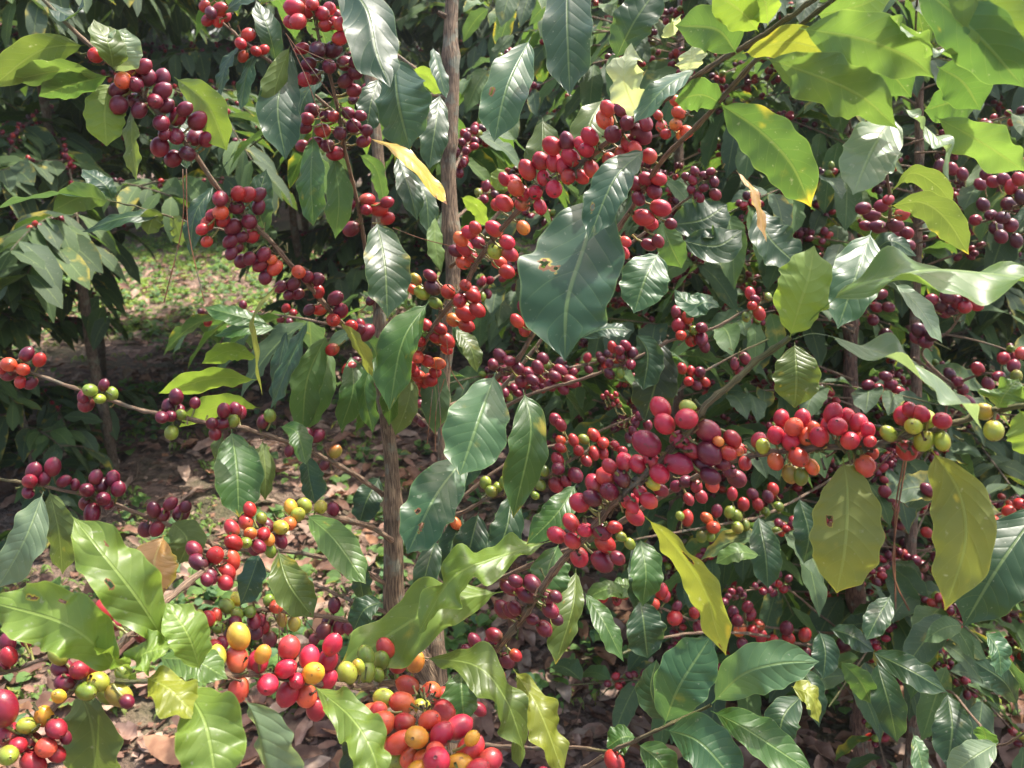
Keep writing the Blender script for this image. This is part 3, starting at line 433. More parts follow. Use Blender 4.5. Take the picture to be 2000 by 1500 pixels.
# ---------------------------------------------------------------- mesh collecting
class MB:
    """verts, faces and per-vertex tint/damage/uv of one mesh"""
    def __init__(s): s.v = []; s.f = []; s.t = []; s.d = []; s.uv = []; s.n = 0
    def add(s, v, f, tint, dmg=None, uv=None):
        v = np.asarray(v, float); k = len(v); f = np.asarray(f, int)
        s.v.append(v); s.f.append(f + s.n); tint = np.asarray(tint, float)
        s.t.append(np.broadcast_to(tint, (k, 3)) if tint.ndim == 1 else tint)
        s.d.append(np.zeros(k) if dmg is None else dmg); s.uv.append(np.zeros((k, 2)) if uv is None else uv); s.n += k
    def merge(s, o):
        for v, f, t, d, u in zip(o.v, o.f, o.t, o.d, o.uv):
            pass
        if o.n:
            s.v += o.v; s.f += [f + s.n for f in o.f]; s.t += o.t; s.d += o.d; s.uv += o.uv; s.n += o.n
    def build(s, name, mat, parent=None, origin=None):
        V = np.concatenate(s.v); Fq = np.concatenate(s.f)
        org = np.array(origin) if origin is not None else V.mean(0)
        me = bpy.data.meshes.new(name); V2 = V - org
        me.vertices.add(len(V2)); me.vertices.foreach_set('co', V2.astype(np.float32).ravel())
        me.loops.add(Fq.size); me.loops.foreach_set('vertex_index', Fq.astype(np.int32).ravel())
        me.polygons.add(len(Fq)); me.polygons.foreach_set('loop_start', np.arange(0, Fq.size, 4, dtype=np.int32))
        me.polygons.foreach_set('use_smooth', np.ones(len(Fq), bool))
        me.update(calc_edges=True)
        T = np.concatenate(s.t); a = me.attributes.new('tint', 'FLOAT_COLOR', 'POINT')
        a.data.foreach_set('color', np.c_[T, np.ones(len(T))].astype(np.float32).ravel())
        a = me.attributes.new('dmg', 'FLOAT', 'POINT'); a.data.foreach_set('value', np.concatenate(s.d).astype(np.float32))
        UV = np.concatenate(s.uv); l = me.uv_layers.new(name='UVMap'); l.data.foreach_set('uv', UV[Fq.ravel()].astype(np.float32).ravel())
        me.materials.append(mat)
        o = bpy.data.objects.new(name, me); COL.objects.link(o); o.location = org
        if parent is not None:
            o.parent = parent; o.matrix_parent_inverse = Matrix.Translation(-Vector(world_of(parent)))
        o['wloc'] = tuple(float(q) for q in org); return o
def world_of(o): return tuple(o['wloc'])
def empty(name, loc, label=None, cat=None, group=None, kind=None):
    o = bpy.data.objects.new(name, None); COL.objects.link(o); o.location = loc; o['wloc'] = tuple(float(q) for q in loc)
    o.empty_display_size = .1; tag(o, label, cat, group, kind); return o
def tag(o, label=None, cat=None, group=None, kind=None):
    if label: o['label'] = label
    if cat: o['category'] = cat
    if group: o['group'] = group
    if kind: o['kind'] = kind
    return o
def quads(r, c, wrap=False):
    f = []
    for i in range(r - 1):
        for j in range(c if wrap else c - 1):
            k = (j + 1) % c; f.append((i * c + j, i * c + k, (i + 1) * c + k, (i + 1) * c + j))
    return np.array(f)
def catmull(pts, n):
    pts = np.asarray(pts, float); k = len(pts)
    if k == 2: return pts[0] + (pts[1] - pts[0]) * np.linspace(0, 1, n)[:, None]
    d = np.r_[0, np.cumsum(np.linalg.norm(np.diff(pts[:, :3], axis=0), axis=1) ** .5 + 1e-9)]
    ext = np.vstack([2 * pts[0] - pts[1], pts, 2 * pts[-1] - pts[-2]])
    # resample by chord length
    segs = np.linalg.norm(np.diff(pts[:, :3], axis=0), axis=1); cum = np.r_[0, np.cumsum(segs)]; out = []
    for s in np.linspace(0, cum[-1], n):
        i = min(int(np.searchsorted(cum, s, 'right')) - 1, k - 2); t = (s - cum[i]) / max(segs[i], 1e-9)
        a, b, c, e = ext[i], ext[i + 1], ext[i + 2], ext[i + 3]
        out.append(.5 * ((2 * b) + (-a + c) * t + (2 * a - 5 * b + 4 * c - e) * t * t + (-a + 3 * b - 3 * c + e) * t ** 3))
    return np.array(out)
def tube(mb, path, rad, tint, sides=8, knob=0.):
    """tapered tube along path; rad and tint per point; knob = swelling at joints"""
    path = np.asarray(path); n = len(path); rad = np.broadcast_to(rad, (n,)).astype(float)
    T = np.gradient(path, axis=0); T /= np.linalg.norm(T, axis=1)[:, None] + 1e-12
    up = np.array([.13, .2, .97]) if abs(T[0][2]) < .9 else np.array([0, 1., .1]); N = np.zeros_like(T)
    a = up - T[0] * (up @ T[0]); a /= np.linalg.norm(a)
    for i in range(n):
        a = a - T[i] * (a @ T[i]); a /= np.linalg.norm(a); N[i] = a
    B = np.cross(T, N); th = np.linspace(0, 2 * math.pi, sides, endpoint=False)
    L = np.r_[0, np.cumsum(np.linalg.norm(np.diff(path, axis=0), axis=1))]
    V = path[:, None, :] + rad[:, None, None] * (np.cos(th)[None, :, None] * N[:, None, :] + np.sin(th)[None, :, None] * B[:, None, :])
    uv = np.stack([np.broadcast_to(.5 - abs(th[None, :] / 2 / math.pi - .5), (n, sides)), np.broadcast_to(L[:, None], (n, sides))], -1)
    tint = np.asarray(tint, float); tt = np.repeat(tint, sides, 0) if tint.ndim == 2 else tint
    mb.add(V.reshape(-1, 3), quads(n, sides, True), tt, None, uv.reshape(-1, 2))
# ---------------------------------------------------------------- leaves
PAL = dict(N=(.135, .205, .035), D=(.022, .055, .022), G=(.045, .105, .022), L=(.09, .16, .035), Y=(.18, .20, .025), Z=(.42, .27, .03), O=(.075, .11, .02), U=(.14, .15, .025),
           X=(.024, .062, .032), E=(.04, .10, .042), M=(.07, .14, .06), W=(.15, .21, .12), V=(.33, .37, .24), B=(.13, .20, .025), T=(.36, .20, .07), K=(.018, .030, .014))  # B is brightened for backlit leaves, W paled to carry glossy sheen
def profile(v, rnd=random):
    v = np.clip(v, 1e-4, 1 - 1e-4); base = (v ** rnd.uniform(.55, .75)) * ((1 - v) ** rnd.uniform(.56, .74)); base /= base.max()
    tip = np.clip((1 - v) / rnd.uniform(.12, .22), 0, 1); base *= .15 + .85 * tip ** .8
    return base
def leaf_mesh(mb, Mid, SL, SR, tint, rows, cols, wav=.1, fold=0., opts='', rnd=random, flip=False, petiole=.05, dm0=0.):
    """Mid: midrib path (rows,3); SL/SR: full half-width vectors of the left/right blade (3,) or (rows,3)"""
    v = np.linspace(0, 1, rows); vb = np.clip((v - petiole) / (1 - petiole), 0, 1)
    pr = profile(vb, rnd); pr[vb <= 0] = 0; pr = np.maximum(pr, .018)
    ph1, ph2 = rnd.random() * 6.28, rnd.random() * 6.28; fq = rnd.uniform(2.0, 3.3) * 6.28
    us = np.linspace(-1, 1, cols); SL = np.broadcast_to(SL, (rows, 3)); SR = np.broadcast_to(SR, (rows, 3))
    T = np.gradient(Mid, axis=0); T /= np.linalg.norm(T, axis=1)[:, None] + 1e-9
    Nn = np.cross(T, SR - SL); Nn /= np.linalg.norm(Nn, axis=1)[:, None] + 1e-9
    W = .5 * (np.linalg.norm(SL[0]) + np.linalg.norm(SR[0])); V = np.zeros((rows, cols, 3)); mr = rnd.random() * .4 + .8
    for j, u in enumerate(us):
        s = (SL if u < 0 else SR); a = abs(u); ph = ph1 if u < 0 else ph2
        wv = wav * W * (a ** 1.6) * (np.sin(fq * v + ph) + .35 * np.sin(fq * 2.3 * v + ph * 2)) * np.clip(pr * 1.3, 0, 1)
        edge = 1 + .05 * a * np.sin(fq * 1.7 * v + ph * 3) * (wav > .05)
        # forward sweep of the blade and a soft arch between midrib and edge
        V[:, j] = Mid + s * (a * pr * edge)[:, None] + Nn * (wv + fold * W * pr * (a - .9 * a * a))[:, None]
    uv = np.stack(np.broadcast_arrays((us[None, :] + 1) / 2, v[:, None] * rnd.uniform(.72, 1.15)), -1).reshape(-1, 2)
    Fq = quads(rows, cols); dmg = np.full((rows, cols), dm0)
    holes = []
    if 'h' in opts:
        for _ in range(rnd.randint(1, 2)): holes.append((rnd.uniform(-.7, .7), rnd.uniform(.35, .85), rnd.uniform(.012, .034)))
    if 'k' in opts: holes += [(.62, .47, .030), (.40, .49, .018), (.12, .20, .014)]
    if 'n' in opts: holes.append((rnd.choice((-1, 1)) * rnd.uniform(.35, .75), rnd.uniform(.3, .7), .036))
    if 's' in opts:
        dmg += .10
        for _ in range(rnd.randint(2, 4)):
            hu, hv, hr = rnd.uniform(-.8, .8), rnd.uniform(.2, .97), rnd.uniform(.04, .12)
            dd = np.hypot((us[None, :] - hu) * .35, v[:, None] - hv); dmg += np.clip(1 - dd / hr, 0, 1) * rnd.uniform(.2, .5)
        dmg += np.clip((v[:, None] - .9) / .1, 0, 1) * .35
    if 'x' in opts: dmg += .30 + .35 * np.clip((v[:, None] - .55) * 2, 0, 1)
    kill = set()
    for hu, hv, hr in holes:
        jit = np.array([[noise.noise(Vector((i * .34 + hu * 50, j * .34, hv * 30))) for j in range(cols)] for i in range(rows)]); jit2 = np.array([[noise.noise(Vector((i * .9, j * .9, hv * 60))) for j in range(cols)] for i in range(rows)])
        dd = np.hypot((us[None, :] - hu) * .36, v[:, None] - hv) * (1 + .55 * jit) + .016 * jit2
        dmg += np.clip(1 - (dd - hr) / (hr * .3 + .008), 0, 1) * .75 + np.clip(1 - (dd - hr) / (hr * 1.6 + .04), 0, 1) * .09; inside = (dd < hr).ravel()
        for q, f in enumerate(Fq):
            if inside[f].sum() >= 3: kill.add(q)
    if kill and rows > 24: Fq = Fq[[q for q in range(len(Fq)) if q not in kill]]
    if flip: Fq = Fq[:, ::-1]
    tv = np.array(tint) * rnd.uniform(.88, 1.14)
    mb.add(V.reshape(-1, 3), Fq, tv, np.clip(dmg, 0, 1).ravel(), uv)
def traced_leaf(pts, wl, wr, code, opts, seed):
    rnd = random.Random(seed)
    p = np.array(pts, float); d0 = p[0][2]
    L2 = np.sum(np.linalg.norm(np.diff(p[:, :2], axis=0), axis=1)); Lw = L2 * d0 / F
    # a real leaf is about 2.3 times as long as broad: what the picture does not show of its breadth lies in depth
    hw = max(wl, wr) * d0 / F * 1.03; true = min(max(hw, .19 * max(Lw, .085)), .036 if hw < .036 else hw)
    t = np.array([np.sum(np.linalg.norm(np.diff(p[:i + 1, :2], axis=0), axis=1)) for i in range(len(p))]) / max(L2, 1)
    if all(abs(q[2] - d0) < 1e-6 for q in p): 
        dirn = (p[-1][1] - p[0][1]) / max(L2, 1)          # leaves that hang down lean out towards the light and the path
        lean = rnd.uniform(.45, .8) if 'g' in opts else (rnd.uniform(-.1, .15) if 'u' in opts else rnd.uniform(.1, .5))
        p[:, 2] = d0 - .024 * np.sin(t * 2.6) * min(1, Lw / .1) - lean * Lw * max(0, dirn) * t
    rows, cols = (96, 29) if ('h' in opts or 'n' in opts or 'k' in opts) else (46, 15)
    q = catmull(p, rows); Mid = np.array([P(*r) for r in q])
    dxy = np.gradient(q[:, :2], axis=0); dxy /= np.linalg.norm(dxy, axis=1)[:, None] + 1e-9
    left = np.stack([dxy[:, 1], -dxy[:, 0]], 1)                                   # picture-left of travel, y down
    SL = []; SR = []; gen = left.mean(0); under = 'u' in opts
    away = 1 if gen[1] < 0 else -1                                                # the side higher in the picture lies further off
    if abs(gen[1]) < .25: away = rnd.choice((-1, 1))
    if under: away = -away
    for k in range(rows):
        dd = q[k][2]; vl = CX * left[k][0] - CU * left[k][1]
        zl = math.sqrt(max(true ** 2 - (wl * dd / F) ** 2, 0)); zr = math.sqrt(max(true ** 2 - (wr * dd / F) ** 2, 0))
        SL.append(vl * wl * dd / F + CF * zl * away * .8); SR.append(-vl * wr * dd / F - CF * zr * away * .8)
    mb = MB()
    # upper face = normal towards the camera unless the underside shows
    leaf_mesh(mb, Mid, np.array(SL), np.array(SR), PAL[code], rows, cols, wav=.32 if 'w' in opts else .10, fold=(-.25 if under else .3),
              opts=opts, rnd=rnd, flip=under, petiole=.2 if 'p' in opts else .06, dm0=.05)
    return mb, L2 * (wl + wr)
# ---------------------------------------------------------------- cherries
CC = dict(M=(.27, .018, .045), m=(.155, .012, .032), d=(.065, .010, .022), r=(.40, .022, .020), P=(.50, .022, .05), R=(.30, .016, .03), o=(.58, .09, .03), O=(.66, .105, .045),
          Y=(.72, .36, .03), g=(.17, .25, .03), G=(.36, .42, .045), y=(.33, .27, .04))
def cherry_mesh(mb, c, axis, r, code, node, rnd, seg=16, rings=11):
    """one coffee cherry: oval, ringed navel at the free end, short stalk back to the node"""
    axis = axis / np.linalg.norm(axis); a = np.cross(axis, [.3, .5, .8]); a /= np.linalg.norm(a); b = np.cross(axis, a)
    el = rnd.uniform(1.06, 1.32); fl = rnd.uniform(.88, 1.0); prof = []; dm = []
    for i in range(rings):
        th = math.pi * i / (rings - 1); prof.append((-math.cos(th) * el, math.sin(th) ** .94)); dm.append(0)
    prof = prof[:-1]; dm = dm[:-1]
    # the navel: flat disc with a raised ring
    prof += [(el * .985, .20), (el * 1.03, .17), (el * 1.035, .12), (el * .985, .08), (el * .985, .0)]; dm += [0, .25, .6, .8, .5]
    prof[0] = (-el * .985, .001); th = np.linspace(0, 2 * math.pi, seg, endpoint=False); k = len(prof)
    V = np.array([[c + r * (z * axis + q * (math.cos(t) * a + math.sin(t) * fl * b)) for t in th] for z, q in prof])
    z = np.array([p_[0] for p_ in prof]); col = np.array(CC[code]) * rnd.uniform(.82, 1.15); nd = np.array([rnd.gauss(0, 1) for _ in range(3)]); nd /= np.linalg.norm(nd)
    if rnd.random() < .35 and code in 'rRPOoYm': col = col * .7 + .3 * np.array(CC[rnd.choice('rPRO' if code != 'm' else 'mRd')])
    g = np.clip((-z / el - .2), 0, 1)[:, None] * rnd.uniform(.1, .75); tint = col * (1 - g) + g * np.array((.40, .22, .05) if code in 'oOYPr' else (.16, .10, .03))
    tint = np.repeat(tint, seg, 0); V = V.reshape(-1, 3); w_ = np.clip(.25 + .9 * ((V - c) / r @ nd), 0, 1)[:, None] * rnd.uniform(.15, .75)
    nb = dict(m='Rd', d='mm', r='Ro', P='RO', R='mr', o='rY', O='PY', Y='OG', g='Gy', G='Yg', y='go', M='mP')[code]; c2 = np.array(CC[rnd.choice(nb)])
    tint = tint * (1 - w_) + c2 * w_                              # one cheek riper than the other
    mb.add(V, quads(k, seg, True), tint, np.repeat(np.array(dm), seg), None)
    if node is not None:
        st = c - axis * r * el * .96; v = node - st; L = np.linalg.norm(v)
        if L > .011: v = v / L * .011
        if L > .001:
            tube(mb, np.array([st, st + v * .5 + np.array([0, 0, -.001]), st + v]), np.array([.0011, .0010, .0013]), np.array((.20, .20, .05)), 5)
# ---------------------------------------------------------------- a coffee plant: trunk, branches, leaves, cherries
class Plant:
    def __init__(s, name, loc, label, cat, group=None):
        s.root = empty(name, loc, label, cat, group); s.br = {}; s.leaves = []; s.ch = []; s.twigs = MB()
    def trunk(s, pts, tint=(.27, .20, .145), extra=0):
        q = catmull(np.array(pts, float), 70); path = np.array([P(a, b, c) for a, b, c, _ in q])
        path += np.array([[noise.noise(Vector((i * .17, extra, .3))), noise.noise(Vector((i * .17, extra, 9.2))), 0] for i in range(70)]) * .007
        rad = q[:, 3] * q[:, 2] / F / 2 * (1 + .06 * np.sin(np.arange(70) * .9 + extra)); rad *= 1 + .10 * np.array([max(0, noise.noise(Vector((i * .8, extra * 7, 2)))) for i in range(70)]); rad[::7] *= 1.2; rad *= .93
        tt = np.repeat(np.array([tint]), 70, 0) * np.array([1 + .35 * noise.noise(Vector((i * .3, extra, 4))) for i in range(70)])[:, None]; tt[1::7] *= .6; tt[::7] *= 1.25
        mb = MB(); tube(mb, path, rad, tt, 16); rs = random.Random(extra)
        for i in range(4, 66, 4):                          # stubs of pruned and dead side shoots
            d = np.array([rs.choice((-1, 1)) * rs.uniform(.5, 1), rs.uniform(-.8, .5), rs.uniform(.1, .9)]); d /= np.linalg.norm(d); l = rad[i] * rs.uniform(1.3, 2.6)
            tube(mb, np.array([path[i], path[i] + d * l * .7, path[i] + d * l]), np.array([.5, .36, .28]) * rad[i] * rs.uniform(.6, 1.1), tt[i] * .8, 7); return mb.build('trunk', M_BARK, s.root)
    def branch(s, key, path, rad, taper=.45, green=.35, tint=(.36, .25, .175)):
        n = len(path); t = np.linspace(0, 1, n); r = rad * .8 * (1 - taper * t); node = (np.arange(n) % 5 == 0); r = r * (1 + .28 * node)
        g = np.clip((t - (1 - green)) / max(green, .01), 0, 1)[:, None]
        tt = np.array(tint) * (1 - g) + np.array((.17, .20, .055)) * g
        mb = MB(); tube(mb, path, r, tt, 8); s.br[key] = dict(mb=mb, path=path, px=np.array([proj(p_) for p_ in path]))
    def finish(s, nl=96, nc=100, branch_objects=True):
        objs = {}
        for k, b in s.br.items(): objs[k] = b['mb'].build('branch', M_BARK, s.root); b['obj'] = objs[k]
        s.leaves.sort(key=lambda a: -a[0]); s.ch.sort(key=lambda a: -a[0])
        rest = MB()
        for i, (sz, k, mb, nm) in enumerate(s.leaves):
            if i < nl: mb.build(nm, M_LEAF, objs[k])
            else: rest.merge(mb)
        if rest.n: tag(rest.build('leaves', M_LEAF, s.root), kind='stuff')
        rest = MB()
        for i, (sz, k, mb) in enumerate(s.ch):
            if i < nc: mb.build('coffee_cherry', M_CH, objs[k])
            else: rest.merge(mb)
        if rest.n: tag(rest.build('cherries', M_CH, s.root), kind='stuff')
def load_branches(pl, txt, green):
    for ln in txt.strip().splitlines():
        k, r, pts = ln.split('|'); q = np.array([[float(z) for z in a.split(',')] for a in pts.split()])
        q = catmull(q, max(30, len(q) * 7)); path = np.array([P(*a) for a in q])
        path += np.array([[0, 0, noise.noise(Vector((i * .35, len(k) + float(r), ord(k[-1]))))] for i in range(len(path))]) * .0016
        pl.branch(k, path, float(r) / 1000, green=green.get(k, .15))
def load_cherries(pl, txt, seed=3):
    rnd = random.Random(seed)
    for ln in txt.strip().splitlines():
        k, items = ln.split(':'); b = pl.br[k]; px = b['px']; L = []
        for it in items.split():
            x, y, r, c = it.split(','); x, y, r = float(x), float(y), float(r)
            dd = np.hypot(px[:, 0] - x, px[:, 1] - y); i = int(dd.argmin()); d = px[i, 2]; rw = r * d / F
            z = d - (1.3 * rw if dd[i] < r * .9 and rnd.random() < .75 else rnd.uniform(-.6, .7) * rw)
            L.append([x, y, r, c, z, i, rw])
        for _ in range(60):                                   # cherries of one cluster must not sink into each other
            for a in range(len(L)):
                for q in range(a + 1, len(L)):
                    A, B_ = L[a], L[q]; dx = math.hypot(A[0] - B_[0], A[1] - B_[1]) * A[4] / F; need = .94 * (A[6] + B_[6])
                    if dx < need:
                        m = math.sqrt(need ** 2 - dx ** 2); cur = B_[4] - A[4]
                        if abs(cur) < m:
                            sgn = 1 if (cur > 0 or (cur == 0 and A[2] >= B_[2])) else -1; e = (m - abs(cur)) * .5
                            A[4] -= sgn * e * .5; B_[4] += sgn * e * .5
        for x, y, r, c, z, i, rw in L:
            p_ = P(x, y, z); rw = r * z / F; node = b['path'][i]; ax = p_ - node; ax = ax / (np.linalg.norm(ax) + 1e-6) + np.array([rnd.uniform(-.35, .35) for _ in range(3)])
            for _q in range(2):                               # dry calyx stubs and young stalks round each node
                sd_ = np.array([rnd.gauss(0, 1) for _ in range(3)]); sd_ /= np.linalg.norm(sd_); sl = rnd.uniform(.004, .010)
                st_ = node + sd_ * .002 + np.array([rnd.uniform(-.006, .006) for _ in range(3)])
                tube(b['mb'], np.array([st_, st_ + sd_ * sl * .6, st_ + sd_ * sl + np.array([0, 0, .001])]), np.array([.0009, .0007, .0012]), np.array(rnd.choice(((.30, .26, .10), (.22, .26, .08), (.25, .16, .09)))), 5)
            mb = MB(); cherry_mesh(mb, p_, ax, rw, c, node, rnd); vis = r if -20 < x < 2020 and -20 < y < 1520 else 0
            pl.ch.append((vis - max(0, (z - 1)) * 5, k, mb))
def load_leaves(pl, txt, only):
    for n, ln in enumerate(txt.strip().splitlines()):
        k, pts, wd, c, o = ln.split('|')
        if k not in only: continue
        q = []
        for a in pts.split():
            a = [float(z) for z in a.split(',')]
            if len(a) == 2: a.append(q[-1][2] if q else 1.)
            q.append(a)
        wl, wr = (float(z) for z in wd.split(',')); mb, sz = traced_leaf(q, wl, wr, c, o, n * 13 + 5)
        pl.leaves.append((sz, k, mb, 'leaf')) 
# ---------------------------------------------------------------- random (untraced) growth, in world space
def grow_leaf(mb, base, d, L, tint, rnd, rows=9, cols=5, droop=.6, W=None):
    """a leaf from base in direction d that bends down under its weight"""
    d = d / np.linalg.norm(d); t = np.linspace(0, 1, rows)[:, None]; W = W or L * rnd.uniform(.17, .22)
    side = np.cross(d, [0, 0, 1.]); side /= np.linalg.norm(side) + 1e-6; roll = rnd.uniform(-.7, .7)
    up = np.cross(side, d); side = side * math.cos(roll) + up * math.sin(roll)
    Mid = base + d * L * (t - .25 * droop * t * t) + np.array([0, 0, -1.]) * L * droop * .75 * t ** 2
    v = rnd.uniform(.1, .4); nrm = np.cross(side, d)
    leaf_mesh(mb, Mid, -side * W + nrm * W * v, side * W + nrm * W * v, tint, rows, cols, wav=.12, fold=.2, rnd=rnd, petiole=.07,
              flip=True, dm0=rnd.choice((0, 0, .1, .15, .3)))
def grow_branch(o, az, L, rise, rnd, n=24):
    h = np.array([math.sin(az), math.cos(az), 0]); t = np.linspace(0, 1, n)[:, None]; sag = rnd.uniform(.1, .45)
    side = np.array([h[1], -h[0], 0]) * rnd.uniform(-.15, .15)
    return np.array(o) + h * L * t + side * L * t * t + np.array([0, 0, 1.]) * (rise * L * t - sag * L * t * t)
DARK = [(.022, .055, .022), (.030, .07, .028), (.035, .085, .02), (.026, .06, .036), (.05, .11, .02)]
def clothe(path, rnd, leafcb, chcb, leaf_from=.3, ll=.13, dens=1., fruit=(.15, .8), nf=(3, 9), codes='mmmmmRRrdg', r0=.0068):
    n = len(path); seg = np.linalg.norm(path[-1] - path[0]) / n; step = max(1, int(round(.045 / seg)))
    for i in range(2, n, step):
        t = i / n; T = path[min(i + 1, n - 1)] - path[i - 1]; T /= np.linalg.norm(T) + 1e-9; S = np.cross(T, [0, 0, 1.]); S /= np.linalg.norm(S) + 1e-9
        if t > leaf_from:
            for sg in (-1, 1):
                if rnd.random() < dens:
                    d = T * rnd.uniform(.3, .9) + S * sg * rnd.uniform(.5, 1) + np.array([0, 0, rnd.uniform(-.55, .35)])
                    leafcb(path[i], d, ll * rnd.uniform(.65, 1.15) * (1.1 - .3 * t))
        if fruit[0] < t < fruit[1] and rnd.random() < .58:
            cen = []
            for _ in range(rnd.randint(*nf)):
                for _try in range(8):
                    d = np.array([rnd.gauss(0, 1) for _ in range(3)]); d /= np.linalg.norm(d); p_ = path[i] + d * r0 * rnd.uniform(1.6, 2.3) + T * rnd.uniform(-.012, .012)
                    if all(np.linalg.norm(p_ - q) > r0 * 1.75 for q in cen): break
                else: continue
                cen.append(p_); chcb(p_, d, path[i], rnd.choice(codes))
def in_front(p_, lim):
    return proj(p_)[2] < lim
def add_random_branch(pl, key, o, az, L, rise, rnd, rad=.003, lim=1.0, ll=.13, dens=.9, leaf_from=.35, nf=(3, 9), codes='mmmmmRRrdg', fruit=(.15, .85)):
    path = grow_branch(o, az, L, rise, rnd); k = next((i for i in range(len(path)) if in_front(path[i], lim)), len(path))
    if k < 8: return
    path = path[:k]; pl.branch(key, path, rad, green=.25)
    def lc(b, d, l):
        q = proj(b)
        if in_front(b + d / np.linalg.norm(d) * l, lim) or in_front(b, lim): return
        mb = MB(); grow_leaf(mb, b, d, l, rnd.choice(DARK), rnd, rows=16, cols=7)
        on = -60 < q[0] < 2060 and -60 < q[1] < 1560
        pl.leaves.append(((l / q[2] * 1000 if on else 0), key, mb, 'leaf'))
    def cc(p_, d, node, c):
        q = proj(p_)
        if q[2] < lim: return
        mb = MB(); cherry_mesh(mb, p_, d, .0068 * rnd.uniform(.85, 1.1), c, node, rnd, seg=12, rings=8)
        pl.ch.append((10 / q[2] if -20 < q[0] < 2020 and -20 < q[1] < 1520 else 0, key, mb))
    clothe(path, rnd, lc, cc, leaf_from, ll, dens, nf=nf, codes=codes, fruit=fruit)
# ---------------------------------------------------------------- ground
def ground():
    n = 140; xs = np.concatenate([np.linspace(-60, -5, 12)[:-1], np.linspace(-5, 5, n), np.linspace(5, 60, 12)[1:]])
    ys = np.concatenate([np.linspace(-40, .5, 8)[:-1], np.linspace(.5, 9, n), np.linspace(9, 120, 14)[1:]])
    V = []
    for y in ys:
        for x in xs:
            z = 0
            if abs(x) < 5.2 and 0 < y < 9.2: z = .025 * noise.noise(Vector((x * 1.3, y * 1.3, 0))) + .012 * noise.noise(Vector((x * 7, y * 7, 3)))
            V.append((x, y, z))
    mb = MB(); mb.add(V, quads(len(ys), len(xs)), np.array((.1, .06, .04))); o = mb.build('ground', M_SOIL, origin=(0, 0, 0))
    tag(o, 'brown soil under the coffee plants strewn with dry leaves', 'ground', kind='structure')
def gz(x, y): return .025 * noise.noise(Vector((x * 1.3, y * 1.3, 0))) + .012 * noise.noise(Vector((x * 7, y * 7, 3)))
ground()
LIT = [(.40, .23, .16), (.48, .31, .23), (.30, .16, .10), (.22, .12, .08), (.36, .25, .18), (.52, .38, .28), (.16, .09, .06), (.42, .22, .12)]
def litter():
    rnd = random.Random(5); mb = MB()
    for i in range(7500):
        y = 1.25 + 6.3 * rnd.random() ** 1.25; x = rnd.uniform(-.78, .78) * (y + .4)
        if noise.noise(Vector((x * 1.1, y * 1.1, 5))) < -.28 and rnd.random() < .75: continue
        az = rnd.random() * 6.28; d = np.array([math.cos(az), math.sin(az), rnd.uniform(-.12, .35)]); L = rnd.uniform(.035, .115)
        z = gz(x, y) + rnd.random() ** 2 * .03 + .006; b = np.array([x, y, z]); t = np.linspace(0, 1, 7)[:, None]; cu = rnd.uniform(-.25, .5)
        Mid = b + d * L * t + np.array([0, 0, 1.]) * L * cu * (t - t * t) ; side = np.cross(d, [rnd.uniform(-.5, .5), rnd.uniform(-.5, .5), 1.]); side /= np.linalg.norm(side); W = L * rnd.uniform(.14, .24)
        up = np.array([0, 0, 1.]) * W * rnd.uniform(-.2, .8)
        c = rnd.choice(LIT)
        leaf_mesh(mb, Mid, -side * W + up, side * W + up, c, 7, 5, wav=.25, fold=.1, rnd=rnd, petiole=.03)
    for i in range(7000):                        # crumbled bits between the leaves
        y = 1.3 + 3.2 * rnd.random() ** 1.3; x = rnd.uniform(-.78, .78) * (y + .4); az = rnd.random() * 6.28; L = rnd.uniform(.008, .03); z = gz(x, y) + .004
        d = np.array([math.cos(az), math.sin(az), rnd.uniform(-.3, .5)]) * L; e = np.array([-math.sin(az), math.cos(az), rnd.uniform(-.3, .3)]) * L * rnd.uniform(.2, .6); o_ = np.array([x, y, z + .004])
        mb.add([o_, o_ + d * .5 - e, o_ + d, o_ + d * .5 + e], [(0, 1, 2, 3)], np.array(rnd.choice(LIT)) * rnd.uniform(.7, 1.3))
    tag(mb.build('leaf_litter', M_DRY), 'dry tan and brown leaves lying over the soil', 'leaf litter', kind='stuff')
    mb = MB()                                    # twigs
    for i in range(420):
        y = 1.3 + 4.5 * rnd.random() ** 1.3; x = rnd.uniform(-.78, .78) * (y + .4); az = rnd.random() * 6.28; L = rnd.uniform(.06, .3)
        t = np.linspace(0, 1, 6)[:, None]; pth = np.array([x, y, gz(x, y) + .008]) + np.array([math.cos(az), math.sin(az), rnd.uniform(0, .15)]) * L * t + np.array([math.sin(az), -math.cos(az), 0]) * L * .12 * np.sin(t * 5)
        tube(mb, pth, np.linspace(.003, .0012, 6), np.array(rnd.choice(LIT)) * .8, 5)
    tag(mb.build('fallen_twigs', M_BARK), 'thin broken twigs scattered on the soil', 'twigs', kind='stuff')
litter()
